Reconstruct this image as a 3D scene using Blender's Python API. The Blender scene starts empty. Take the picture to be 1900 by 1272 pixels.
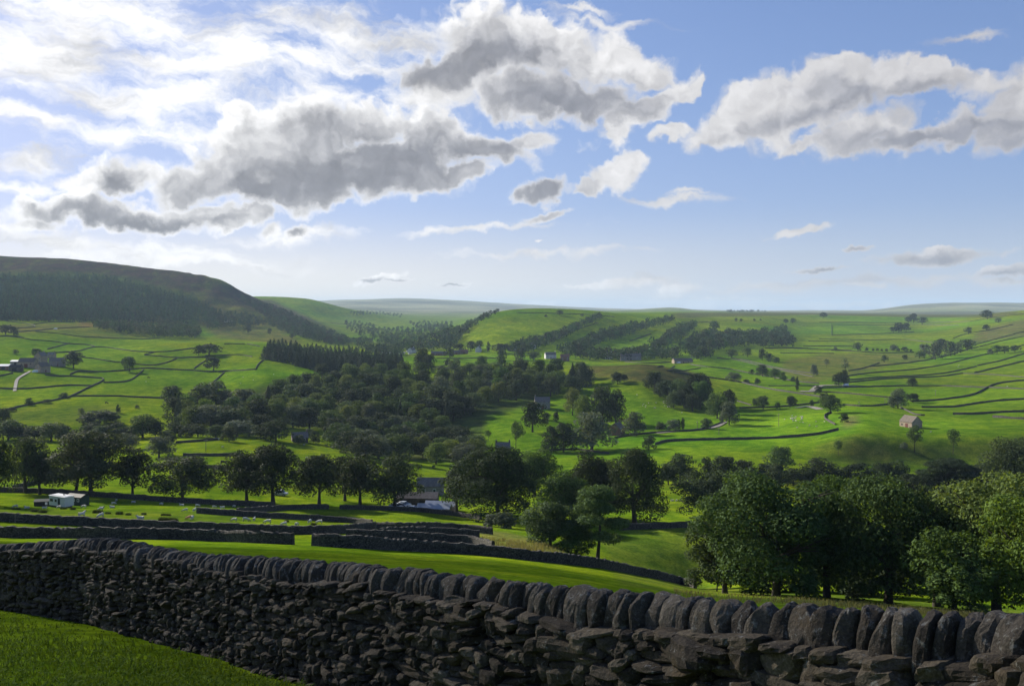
import bpy, math, random
import numpy as np

# ------------------------------------------------------------------ camera
SC = bpy.context.scene
R = math.radians
PW, PH, HZ, F = 1900.0, 1272.0, 575.0, 1645.0      # survey frame, eye-level row, focal length (rows/columns)
cd = bpy.data.cameras.new("camera")
cam = bpy.data.objects.new("camera", cd)
SC.collection.objects.link(cam)
cam.location = (0, 0, 0)
cam.rotation_euler = (R(90), 0, 0)
cd.sensor_width = 36.0
cd.lens = 36.0 * F / PW
cd.shift_y = -(PH / 2 - HZ) / PW
cd.clip_start = 0.1
cd.clip_end = 60000.0
SC.camera = cam

# ------------------------------------------------------------------ light
SUN_AZ, SUN_EL = -46.0, 23.0        # degrees: left of the view direction, above the horizon
SUN_STRENGTH, SKY_STRENGTH, EXPOSURE = 5.0, 0.053, 1.0
sd = bpy.data.lights.new("sun", 'SUN')
sd.energy = SUN_STRENGTH
sd.angle = R(0.5)
sd.color = (1.0, 0.93, 0.80)
sun = bpy.data.objects.new("sun", sd)
SC.collection.objects.link(sun)
sun.rotation_euler = (R(90 - SUN_EL), 0, R(-SUN_AZ + 180))
SC.view_settings.view_transform = 'Standard'
SC.view_settings.look = 'None'
SC.view_settings.exposure = EXPOSURE
SC.view_settings.gamma = 1.0
SC.view_settings.use_curve_mapping = False
SC.cycles.max_bounces = 4
SC.cycles.diffuse_bounces = 2
SC.cycles.glossy_bounces = 2
SC.cycles.transmission_bounces = 3
SC.cycles.volume_bounces = 0
SC.cycles.use_denoising = True
SC.render.use_persistent_data = False

# ------------------------------------------------------------------ node helpers
class NT:
    def __init__(self, tree):
        self.t = tree
    def n(self, kind, **kw):
        nd = self.t.nodes.new(kind)
        for k, v in kw.items():
            if k == 'ins':
                for i, val in v.items():
                    self.put(nd.inputs[i], val)
            else:
                setattr(nd, k, v)
        return nd
    def put(self, sock, val):
        if isinstance(val, bpy.types.NodeSocket):
            self.t.links.new(val, sock)
        elif val is not None:
            sock.default_value = val
    def math(self, op, a, b=None, c=None, clamp=False):
        nd = self.t.nodes.new('ShaderNodeMath'); nd.operation = op; nd.use_clamp = clamp
        self.put(nd.inputs[0], a)
        if b is not None: self.put(nd.inputs[1], b)
        if c is not None: self.put(nd.inputs[2], c)
        return nd.outputs[0]
    def vmath(self, op, a, b=None, out=0):
        nd = self.t.nodes.new('ShaderNodeVectorMath'); nd.operation = op
        self.put(nd.inputs[0], a)
        if b is not None: self.put(nd.inputs[1], b)
        return nd.outputs[out]
    def scale(self, v, s):
        nd = self.t.nodes.new('ShaderNodeVectorMath'); nd.operation = 'SCALE'
        self.put(nd.inputs[0], v); self.put(nd.inputs[3], s)
        return nd.outputs[0]
    def noise(self, vec, scale, detail=4.0, rough=0.55, color=False, lac=2.0):
        nd = self.n('ShaderNodeTexNoise')
        self.put(nd.inputs['Vector'], vec)
        nd.inputs['Scale'].default_value = scale; nd.inputs['Detail'].default_value = detail
        nd.inputs['Roughness'].default_value = rough; nd.inputs['Lacunarity'].default_value = lac
        return nd.outputs['Color' if color else 'Fac']
    def step(self, x, lo, hi, a=0.0, b=1.0):
        nd = self.n('ShaderNodeMapRange'); nd.interpolation_type = 'SMOOTHSTEP'
        self.put(nd.inputs[0], x); nd.inputs[1].default_value = lo; nd.inputs[2].default_value = hi
        nd.inputs[3].default_value = a; nd.inputs[4].default_value = b
        return nd.outputs[0]
    def mix(self, f, a, b, blend='MIX'):
        nd = self.n('ShaderNodeMix'); nd.data_type = 'RGBA'; nd.blend_type = blend
        self.put(nd.inputs[0], f)
        for s, val in ((nd.inputs[6], a), (nd.inputs[7], b)):
            if isinstance(val, tuple) and len(val) == 3: val = val + (1.0,)
            self.put(s, val)
        return nd.outputs[2]
    def map(self, vec, loc=(0, 0, 0), rot=(0, 0, 0), scale=(1, 1, 1), kind='TEXTURE'):
        nd = self.n('ShaderNodeMapping', vector_type=kind)
        self.put(nd.inputs[0], vec)
        nd.inputs[1].default_value = loc; nd.inputs[2].default_value = rot; nd.inputs[3].default_value = scale
        return nd.outputs[0]

# ------------------------------------------------------------------ sky
def sky_uv(x, y):
    az = math.atan((x - 950) / F)
    return az * 1.645, math.atan((HZ - y) / F * math.cos(az)) * 1.645

# heaps of cloud: (column, row, half-width, half-height, tilt in degrees), by compass bearing and height above the horizon
CUMULUS = [
 (640,305,330,68,7),(490,250,120,62,22),(468,208,46,34,10),(570,245,115,52,8),(690,225,85,42,0),(800,238,95,44,-6),
 (890,270,100,40,-8),(360,335,80,48,20),(540,352,170,36,0),(975,262,62,16,6),(760,320,130,44,6),(430,295,120,66,28),
 (860,318,70,26,8),
 (240,404,205,27,3),(120,398,75,24,8),(330,398,130,26,5),(220,335,75,38,15),(440,405,70,22,14),(500,428,26,14,25),(60,420,40,12,0),(150,345,60,16,5),
 (980,85,215,66,-8),(860,125,140,52,12),(1100,105,150,44,-12),(1020,180,185,46,-4),(930,65,110,40,12),
 (1200,190,115,30,30),(1150,238,36,28,60),(1280,158,40,17,30),(1170,125,110,26,-14),
 (1005,350,58,27,12),(1142,312,52,32,25),(1100,338,42,22,15),(1012,403,42,8,14),
 (1480,205,205,54,12),(1360,232,100,40,20),(1560,150,165,36,-4),(1710,150,125,32,-12),(1610,240,100,36,14),(1430,180,105,48,20),
 (1245,245,42,22,18),(1335,258,50,20,10),(1750,240,150,25,2),(1895,190,52,80,-25),(1880,235,60,42,0),(1490,268,50,12,20),(1660,265,60,14,0),
 (1490,427,58,9,12),(1730,478,92,13,3),(1770,466,50,8,-4),(1592,461,22,5,5),(1870,502,54,9,8),(1520,500,48,5,4),(1165,524,62,10,4),
 (1130,528,60,6,2),(1262,533,34,8,4),(1232,556,36,12,4),(700,517,48,7,10),(735,519,28,4,0),(840,527,30,4,0),(1330,560,66,12,0),(1390,562,50,11,0),(1430,565,50,8,0),(1190,560,40,7,0),(1500,566,60,6,0),(1585,564,50,6,0),(950,566,40,5,0),
 (1290,563,36,8,0),(1085,530,34,5,0),(1612,526,36,4,0),(1870,522,30,5,0),(1000,563,40,6,5),(1000,445,10,3,0),(548,430,22,10,10)]
CLOUD_SHADE = [
 (640,325,285,64,5),(800,285,200,48,-2),(500,345,150,44,8),(930,275,70,26,-5),(680,268,150,44,-4),
 (250,414,165,20,2),(105,402,46,13,0),(225,350,30,30,70),(400,405,80,12,5),
 (815,120,115,44,15),(1035,188,150,38,-3),(905,105,120,38,0),(1110,170,90,26,-20),
 (1000,352,84,44,12),(1045,344,30,18,0),
 (1500,215,120,12,12),(1740,248,150,18,0),(1660,185,120,18,-8),(1880,272,60,20,0),(1640,262,80,12,4),
 (1730,482,100,12,3),(1870,506,54,8,8),(1520,501,46,5,4),(548,430,22,10,10),(735,521,26,4,0),(840,528,30,4,0),(1592,461,22,5,5),(690,521,30,4,0)]
VEIL = [(230,40,460,66,-2),(330,115,400,46,-3),(130,165,190,34,-6),(350,172,190,56,18),(190,232,200,26,-6),(640,60,270,50,-6),(560,100,200,36,0),
 (60,210,160,22,0),(600,165,100,24,6),(300,245,140,22,0),(60,100,170,60,0),(1060,20,70,8,0),(1110,40,110,10,-6),(900,10,80,8,0),(150,450,330,18,-3),
 (350,480,260,14,-3),(520,440,170,14,6),(1285,358,42,5,-3),(1240,370,100,10,0),(50,300,90,20,10),(40,345,70,12,0),(40,385,26,12,0),(800,180,110,30,0),
 (900,430,170,8,3),(1000,470,200,8,2),(1500,525,400,12,0),(1800,75,70,10,5)]

def build_world():
    w = bpy.data.worlds.new("World")
    SC.world = w
    w.use_nodes = True
    w.node_tree.nodes.clear()
    t = NT(w.node_tree)
    sky = t.n('ShaderNodeTexSky', sky_type='NISHITA')
    sky.sun_disc = False
    sky.sun_elevation = R(SUN_EL); sky.sun_rotation = R(SUN_AZ)
    sky.altitude = 250; sky.air_density = 1.0; sky.dust_density = 0.6; sky.ozone_density = 2.0
    d = t.n('ShaderNodeTexCoord').outputs['Generated']
    sx = t.n('ShaderNodeSeparateXYZ'); t.put(sx.inputs[0], d)
    az = t.math('MULTIPLY', t.math('ARCTAN2', sx.outputs[0], sx.outputs[1]), 1.645)
    el = t.math('MULTIPLY', t.math('ARCSINE', sx.outputs[2]), 1.645)
    cx = t.n('ShaderNodeCombineXYZ'); t.put(cx.inputs[0], az); t.put(cx.inputs[1], el)
    p0 = cx.outputs[0]
    # ragged edges: two sizes of domain warp
    w1 = t.scale(t.vmath('SUBTRACT', t.noise(p0, 9.0, 3.0, 0.6, color=True), (0.5, 0.5, 0.5)), 0.10)
    w2 = t.scale(t.vmath('SUBTRACT', t.noise(p0, 38.0, 4.0, 0.65, color=True), (0.5, 0.5, 0.5)), 0.034)
    p = t.vmath('ADD', t.vmath('ADD', p0, w1), w2)
    p = t.vmath('MULTIPLY', p, (1, 1, 0))
    def union(vec, items, k, grow=1.0, start=None):
        m, count, vec0 = start, 0, vec
        if start is not None: vec = t.vmath('ADD', vec0, t.math('MULTIPLY', start, 1e-7)); m = None
        for (x, y, rx, ry, rot) in items:
            u, v = sky_uv(x, y)
            count += 1
            if m is not None and count % 8 == 0:                           # keeps the node stack small: later heaps wait for earlier ones
                vec = t.vmath('ADD', vec0, t.math('MULTIPLY', m, 1e-7))
            q = t.map(vec, (u, v, 0), (0, 0, R(rot)), (rx * grow / 1000, ry * grow / 1000, 1))
            ln = t.vmath('LENGTH', q, out=1)
            m = ln if m is None else t.math('SMOOTH_MIN', m, ln, k)
        return m
    big = [c for c in CUMULUS if c[3] > 16]; small = [c for c in CUMULUS if c[3] <= 16]
    ps = t.vmath('MULTIPLY', t.vmath('ADD', p0, t.vmath('ADD', t.scale(w1, 0.10), t.scale(w2, 0.75))), (1, 1, 0))
    dsm = t.math('MULTIPLY', t.math('SUBTRACT', 1.0, union(ps, small, 0.10, 1.25)), 0.75)
    dens = t.math('MAXIMUM', t.math('SUBTRACT', 1.0, union(p, big, 0.14, 1.12, dsm)), dsm)
    # billows: rounded heads (cells) broken up by finer noise
    def billow(q):
        acc = t.math('MULTIPLY', t.math('SUBTRACT', t.noise(q, 17.0, 7.0, 0.58), 0.5), 1.25)
        for sc, wt in ((21.0, 0.30), (52.0, 0.15)):
            vo = t.n('ShaderNodeTexVoronoi', feature='SMOOTH_F1'); t.put(vo.inputs['Vector'], q)
            vo.inputs['Scale'].default_value = sc; vo.inputs['Smoothness'].default_value = 0.35
            acc = t.math('ADD', acc, t.math('MULTIPLY', t.math('SUBTRACT', 0.45, vo.outputs['Distance']), wt * 2.0))
        return acc
    fb = billow(p)
    fb2 = billow(t.vmath('ADD', p, (-0.013, 0.013, 0)))
    relief = t.math('SUBTRACT', fb, fb2)
    dn = t.math('ADD', dens, t.math('MULTIPLY', fb, 0.62))
    alpha = t.step(dn, -0.05, 0.36)
    shade = t.math('SUBTRACT', 1.0, union(p, [c for c in CLOUD_SHADE if c[3] > 13], 0.25, 1.45, dens))
    ssm = t.math('SUBTRACT', 1.0, union(ps, [c for c in CLOUD_SHADE if c[3] <= 13], 0.15, 1.4, shade))
    shade = t.math('MAXIMUM', shade, t.math('MULTIPLY', ssm, 0.6))
    sh = t.math('ADD', shade, t.math('MULTIPLY', fb, 0.20))
    sh = t.math('SUBTRACT', sh, t.math('MULTIPLY', relief, 0.42))
    dark = t.math('MULTIPLY', t.step(sh, -0.45, 0.85), t.step(dn, 0.0, 0.55))
    # high veil of cirrus, streaked along its length
    pv = t.vmath('ADD', p0, t.scale(t.vmath('SUBTRACT', t.noise(p0, 7.0, 5.0, 0.62, color=True), (0.5, 0.5, 0.5)), 0.10))
    pv = t.vmath('MULTIPLY', pv, (1, 1, 0))
    veil = t.math('SUBTRACT', 1.0, union(pv, VEIL, 0.3, 1.35, shade))
    vs = t.noise(t.map(pv, (0, 0, 0), (0, 0, R(-5)), (1, 0.38, 1)), 8.0, 9.0, 0.64)
    va = t.step(t.math('ADD', veil, t.math('MULTIPLY', t.math('SUBTRACT', vs, 0.5), 2.6)), 0.1, 1.0)
    vb = t.noise(t.map(pv, (0.3, 0.7, 0), (0, 0, R(4)), (1.2, 0.35, 1)), 6.0, 5.0, 0.6)
    # colours: radiance relative to the sky node
    sunward = t.math('ADD', t.math('MULTIPLY', az, -0.75), 0.10)          # clouds towards the sun are brighter
    sunward = t.step(sunward, -0.55, 0.62)
    lit = t.mix(sunward, CLOUD_LIT_FAR, CLOUD_LIT_SUN)
    grey = t.mix(sunward, CLOUD_GREY_FAR, CLOUD_GREY_SUN)
    ccol = t.mix(dark, lit, grey)
    rel = t.math('ADD', 1.0, t.math('MULTIPLY', relief, 0.34))
    ccol = t.vmath('SCALE' if False else 'MULTIPLY', ccol, t.n('ShaderNodeCombineXYZ', ins={0: rel, 1: rel, 2: rel}).outputs[0])
    vcol = t.mix(t.step(vb, 0.42, 0.72), lit, t.mix(0.55, lit, grey))
    hz = t.step(el, 0.0, 0.20, 1.0, 0.0)                                   # pale air low over the land
    hcol = t.mix(sunward, HORIZON_FAR, HORIZON_SUN)
    # thin high air: the glow round the sun is held back so the blue between the clouds stays
    den = t.vmath('ADD', t.scale(sky.outputs[0], 0.085), (0.62, 0.62, 0.62))
    base = t.mix(1.0, t.vmath('DIVIDE', sky.outputs[0], den), SKY_TINT[:3], 'MULTIPLY')
    col = t.mix(t.math('MULTIPLY', hz, 0.8), base, hcol)
    col = t.mix(t.math('MULTIPLY', va, 0.93), col, vcol)
    col = t.mix(t.math('MULTIPLY', alpha, 0.97), col, ccol)
    bg = t.n('ShaderNodeBackground')
    t.put(bg.inputs[0], col); bg.inputs[1].default_value = SKY_STRENGTH
    out = t.n('ShaderNodeOutputWorld')
    t.t.links.new(bg.outputs[0], out.inputs[0])
    w.cycles.sampling_method = 'MANUAL'
    w.cycles.sample_map_resolution = 512
CLOUD_LIT_SUN, CLOUD_LIT_FAR = (11.0, 10.9, 10.8), (6.0, 5.9, 6.0)
CLOUD_GREY_SUN, CLOUD_GREY_FAR = (2.75, 2.8, 3.0), (3.1, 3.2, 3.65)
HORIZON_SUN, HORIZON_FAR = (10.6, 10.0, 8.8), (5.2, 5.9, 7.1)
SKY_TINT = (0.86, 0.95, 1.33)
build_world()

# ------------------------------------------------------------------ terrain survey
# for each bearing (survey column): distance -> survey row at which the ground is seen
PROFILE = {
 -500: "40:1000 60:985 110:975 150:950 200:925 300:870 420:815 520:775 700:690 1000:628 1500:570 2100:480 2500:455 3000:465 6000:545",
 0: "40:1012 60:1006 110:998 128:985 140:967 150:963 200:940 240:917 300:890 420:833 500:802 520:790 600:757 700:720 760:693 1000:645 1250:612 1500:590 2100:508 2500:475 3000:490 6000:560",
 200: "40:1030 60:1015 110:1000 128:990 140:976 150:970 200:944 240:922 300:888 420:832 500:802 550:775 600:755 700:722 800:696 1000:660 1200:634 1400:612 1600:597 2100:530 2500:486 3000:500 6000:560",
 400: "40:1042 60:1025 107:1007 125:996 140:984 200:950 240:934 300:884 420:822 500:800 560:775 700:728 850:690 1000:660 1130:635 1300:637 1500:628 1800:600 2100:560 2350:518 2700:540 6000:575",
 480: "40:1047 60:1030 105:1009 140:988 200:955 240:938 300:888 420:826 500:802 560:780 700:725 800:685 900:672 1050:650 1200:638 1500:632 1900:603 2300:565 2500:556 2800:566 3500:549 4300:558 6000:572",
 560: "40:1052 60:1034 103:1012 125:1002 140:990 200:963 240:941 300:896 420:837 480:812 560:785 700:735 780:700 850:688 1000:665 1300:648 1600:630 1900:608 2250:588 2600:590 3000:572 3600:552 4500:565 9000:570 12000:560",
 640: "40:1057 60:1039 104:1014 125:1003 140:992 200:972 240:946 300:900 420:842 480:828 560:790 650:750 740:718 820:700 900:690 1150:662 1500:645 1800:634 2300:612 3000:595 3700:571 4500:575 9000:566 11500:554",
 760: "40:1064 60:1046 107:1024 125:1012 140:1000 160:985 200:972 240:950 250:945 300:905 350:885 420:860 480:842 560:800 650:757 760:708 850:690 950:684 1150:665 1500:648 2000:628 3000:604 4500:586 6000:582 9000:566 11500:553",
 850: "40:1070 60:1050 110:1030 125:1018 140:1008 165:990 200:975 230:965 250:952 300:915 420:868 470:850 560:798 650:750 760:708 850:690 1000:680 1200:660 1300:652 1500:634 1700:612 1900:615 3000:602 6000:582 9000:568 11500:556",
 930: "40:1077 60:1056 112:1035 125:1027 160:998 200:980 230:965 300:918 420:868 470:843 540:800 640:755 760:708 850:692 1000:682 1200:659 1350:636 1600:600 1850:577 2200:584 5000:584 9000:571 11500:562",
 1000: "40:1083 60:1062 114:1043 130:1028 160:1005 200:985 230:965 300:920 400:870 440:850 490:825 560:785 620:762 680:738 760:705 850:692 1000:680 1200:658 1350:637 1600:600 1900:572 2300:580 5000:580 9000:574 11500:566",
 1100: "40:1094 60:1077 118:1056 140:1045 160:1035 200:1002 230:975 300:925 400:862 450:840 520:812 600:775 700:722 800:692 870:678 950:685 1200:660 1350:640 1600:603 1900:576 2400:582 5000:578 9000:575 11500:572",
 1200: "40:1108 60:1095 118:1077 150:1070 175:1060 200:1010 230:978 300:925 370:875 420:845 480:818 560:783 620:752 680:718 750:690 830:675 900:682 1200:660 1350:645 1600:612 1900:590 2400:581 5000:578 7500:572 9000:574",
 1250: "40:1115 60:1104 118:1088 150:1082 175:1078 200:1020 230:978 300:925 370:873 420:842 480:814 540:790 600:765 680:726 760:698 830:684 900:686 1200:660 1350:646 1600:615 1900:592 2400:581 5000:577 7500:569 9000:574",
 1300: "40:1122 60:1112 105:1098 150:1094 178:1092 200:1030 230:977 300:925 370:872 420:840 500:802 560:781 620:760 700:730 780:706 830:700 900:690 1100:667 1300:648 1600:622 2000:597 2600:582 5000:578 9000:575",
 1400: "35:1122 60:1116 95:1107 130:1095 180:1045 230:980 300:925 365:877 410:843 500:800 560:777 620:758 720:730 850:705 950:690 1150:667 1300:655 1600:628 2000:600 2600:583 5000:579",
 1500: "32:1125 60:1120 90:1114 130:1090 180:1040 230:985 300:925 360:882 400:852 440:822 500:785 560:766 650:743 760:716 950:690 1250:660 1500:640 1900:618 2400:597 2800:584 5000:580",
 1600: "30:1130 60:1126 90:1122 130:1095 180:1040 230:985 300:925 370:880 398:862 425:806 470:785 560:758 650:738 760:716 950:689 1250:659 1500:639 1900:618 2400:597 2800:585 5000:581",
 1700: "30:1138 60:1135 90:1130 130:1100 180:1040 230:985 300:925 375:882 395:868 425:812 470:792 600:752 750:719 950:688 1250:658 1500:638 1900:617 2400:597 2800:586 5000:582 9000:566",
 1800: "30:1147 60:1144 90:1137 130:1105 180:1040 230:985 300:928 375:882 395:868 425:812 460:793 580:752 720:720 900:689 1150:658 1400:636 1800:607 2300:586 2900:585 5000:582 9000:562",
 1900: "26:1154 60:1153 90:1145 130:1110 180:1040 230:985 300:930 375:880 395:868 420:813 450:792 560:750 680:720 850:690 1050:660 1300:630 1700:600 2200:575 3000:582 6000:580 9000:563",
 2400: "26:1180 60:1180 90:1170 130:1130 180:1060 230:995 300:940 375:880 395:868 420:810 450:785 560:735 680:700 850:660 1050:625 1300:590 1700:560 2200:540 3000:560 6000:575",
}
def pchip(x, y, xq):
    x = np.asarray(x, float); y = np.asarray(y, float)
    h = np.diff(x); dl = np.diff(y) / h
    m = np.zeros_like(y)
    m[0], m[-1] = dl[0], dl[-1]
    for i in range(1, len(x) - 1):
        if dl[i - 1] * dl[i] > 0:
            a, b = 2 * h[i] + h[i - 1], h[i] + 2 * h[i - 1]
            m[i] = (a + b) / (a / dl[i - 1] + b / dl[i])
    xq = np.clip(xq, x[0], x[-1])
    k = np.clip(np.searchsorted(x, xq, 'right') - 1, 0, len(x) - 2)
    s = (xq - x[k]) / h[k]
    return ((1 + 2 * s) * (1 - s) ** 2 * y[k] + s * (1 - s) ** 2 * h[k] * m[k] + s * s * (3 - 2 * s) * y[k + 1] + s * s * (s - 1) * h[k] * m[k + 1])

NT_, NY_ = 500, 700
T0, T1 = -1.25, 1.25
LY0, LY1 = math.log(18.0), math.log(26000.0)
_lt = np.linspace(T0, T1, NT_); _ly = np.linspace(LY0, LY1, NY_)
PA, PB = -0.0427, -0.2796
def _build_table():
    cols = sorted(PROFILE)
    rows = []
    for c in cols:
        pts = [tuple(map(float, q.split(':'))) for q in PROFILE[c].split()]
        t = (c - 950) / F
        near = [(y, HZ - F * (PB + PA * t - 1.7 / y)) for y in (16.0, 22.0) if y < pts[0][0] - 3]
        pts = near + pts
        if pts[-1][0] < 19000: pts.append((20000.0, 577.0 if pts[-1][0] < 9000 else 576.0))
        pts.append((26000.0, 578.0))
        rows.append(pchip([math.log(a) for a, b in pts], [b for a, b in pts], _ly))
    rows = np.array(rows)
    tab = np.zeros((NT_, NY_))
    tc = [(c - 950) / F for c in cols]
    for j in range(NY_):
        tab[:, j] = pchip(tc, rows[:, j], _lt)
    k = np.array([1, 2, 3, 2, 1.0]); k /= k.sum()
    for _ in range(2):
        pad = np.pad(tab, ((2, 2), (0, 0)), 'edge')
        tab = sum(k[i] * pad[i:i + NT_] for i in range(5))
    return tab
TAB = _build_table()

def vnoise(x, y, seed=0):
    xi = np.floor(x).astype(np.int64); yi = np.floor(y).astype(np.int64)
    fx = x - xi; fy = y - yi
    fx = fx * fx * (3 - 2 * fx); fy = fy * fy * (3 - 2 * fy)
    def hsh(a, b):
        n = (a * 374761393 + b * 668265263 + seed * 1442695041) & 0xffffffff
        n = ((n ^ (n >> 13)) * 1274126177) & 0xffffffff
        return ((n ^ (n >> 16)) & 0xffff) / 65535.0
    return (hsh(xi, yi) * (1 - fx) + hsh(xi + 1, yi) * fx) * (1 - fy) + (hsh(xi, yi + 1) * (1 - fx) + hsh(xi + 1, yi + 1) * fx) * fy
def fbm(x, y, seed=0, oct=4, gain=0.5):
    s, a, tot = 0, 1.0, 0
    for o in range(oct):
        s = s + a * (vnoise(x, y, seed + o * 17) - 0.5); tot += a
        x = x * 2.03 + 3.1; y = y * 2.03 + 7.7; a *= gain
    return s / tot

def height(X, Y):
    X = np.asarray(X, float); Y = np.asarray(Y, float)
    Yc = np.maximum(Y, 18.0)
    t = np.clip(X / Yc, T0, T1 - 1e-9)
    ly = np.clip(np.log(Yc), LY0, LY1 - 1e-9)
    a = (t - T0) / (T1 - T0) * (NT_ - 1); b = (ly - LY0) / (LY1 - LY0) * (NY_ - 1)
    i = np.minimum(a.astype(int), NT_ - 2); j = np.minimum(b.astype(int), NY_ - 2)
    fa = a - i; fb = b - j
    v = (TAB[i, j] * (1 - fa) + TAB[i + 1, j] * fa) * (1 - fb) + (TAB[i, j + 1] * (1 - fa) + TAB[i + 1, j + 1] * fa) * fb
    zt = -(v - HZ) / F * Yc
    zp = -1.7 + PA * X + PB * Y
    w = np.clip((Y - 17) / 9.0, 0, 1); w = w * w * (3 - 2 * w)
    z = zp * (1 - w) + zt * w
    # ground that is never quite smooth: tussocks and hollows near, swells and small folds far
    n = 0.10 * fbm(X / 1.7, Y / 1.7, 3, 3) + 0.25 * fbm(X / 9.0, Y / 9.0, 5, 3) * np.clip((Y - 12) / 20, 0, 1)
    far = np.clip((Y - 60) / 400, 0, 1)
    n = n + far * 1.0 * fbm(X / 45.0, Y / 45.0, 9, 3) + np.clip((Y - 500) / 1500, 0, 1) * 5.0 * fbm(X / 220.0, Y / 260.0, 12, 4)
    crag = np.exp(-((X / np.maximum(Y, 1) + 0.325) / 0.06) ** 2) * np.clip((Y - 1700) / 300, 0, 1) * np.clip((2700 - Y) / 200, 0, 1)
    n = n + crag * 22 * np.abs(fbm(X / 90.0, Y / 120.0, 19, 4)) * 1.6 + np.clip((Y - 1500) / 400, 0, 1) * np.clip((3300 - Y) / 400, 0, 1) * np.clip((-X - 500) / 400, 0, 1) * 14 * fbm(X / 130.0, Y / 160.0, 23, 4)
    n = n + np.clip((Y - 5000) / 4000, 0, 1) * 55 * fbm(X / 1500.0, Y / 1900.0, 15, 4)
    return z + n
_ys = np.exp(np.linspace(math.log(8.0), math.log(15000.0), 2600))
def hit(x, v, near=None):
    """ground point seen at survey column x, row v (the first beyond distance near)"""
    t = (x - 950) / F; s = (HZ - v) / F
    ys = _ys if near is None else _ys[_ys > near]
    d = s * ys - height(t * ys, ys)
    k = np.where(d <= 0)[0]
    if len(k) == 0:
        k0 = int(np.argmin(d)); Y = ys[k0]
    elif k[0] == 0: Y = ys[0]
    else:
        a = k[0]; f = d[a - 1] / (d[a - 1] - d[a]); Y = ys[a - 1] + f * (ys[a] - ys[a - 1])
    return np.array([t * Y, Y, float(height(t * Y, Y))])
def at(x, Y):
    t = (x - 950) / F
    return np.array([t * Y, Y, float(height(t * Y, Y))])

# ------------------------------------------------------------------ building helpers
def mesh_obj(name, verts, faces, mats, parent=None, smooth=False, mat_index=None, loc=None):
    """faces: (n,k) array, or list of arrays with their own widths"""
    me = bpy.data.meshes.new(name)
    verts = np.asarray(verts, np.float32)
    blocks = faces if isinstance(faces, list) else [faces]
    blocks = [np.asarray(b, np.int32) for b in blocks if len(b)]
    loops = np.concatenate([b.ravel() for b in blocks])
    sizes = np.concatenate([np.full(len(b), b.shape[1], np.int32) for b in blocks])
    starts = np.concatenate([[0], np.cumsum(sizes)[:-1]]).astype(np.int32)
    me.vertices.add(len(verts)); me.vertices.foreach_set('co', verts.ravel())
    me.loops.add(len(loops)); me.loops.foreach_set('vertex_index', loops)
    me.polygons.add(len(sizes)); me.polygons.foreach_set('loop_start', starts)
    for m in (mats if isinstance(mats, (list, tuple)) else [mats]): me.materials.append(m)
    if mat_index is not None: me.polygons.foreach_set('material_index', np.asarray(mat_index, np.int32))
    me.polygons.foreach_set('use_smooth', np.full(len(sizes), bool(smooth)))
    me.update(calc_edges=True); me.validate()
    ob = bpy.data.objects.new(name, me)
    SC.collection.objects.link(ob)
    if parent is not None: ob.parent = parent
    if loc is not None: ob.location = loc
    return ob
def tag(o, label=None, cat=None, group=None, kind=None):
    if label: o['label'] = label
    if cat: o['category'] = cat
    if group: o['group'] = group
    if kind: o['kind'] = kind
    return o
def empty(name, loc, rz=0.0):
    o = bpy.data.objects.new(name, None); SC.collection.objects.link(o)
    o.location = loc; o.rotation_euler = (0, 0, rz); o.empty_display_size = 0.5
    return o
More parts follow.
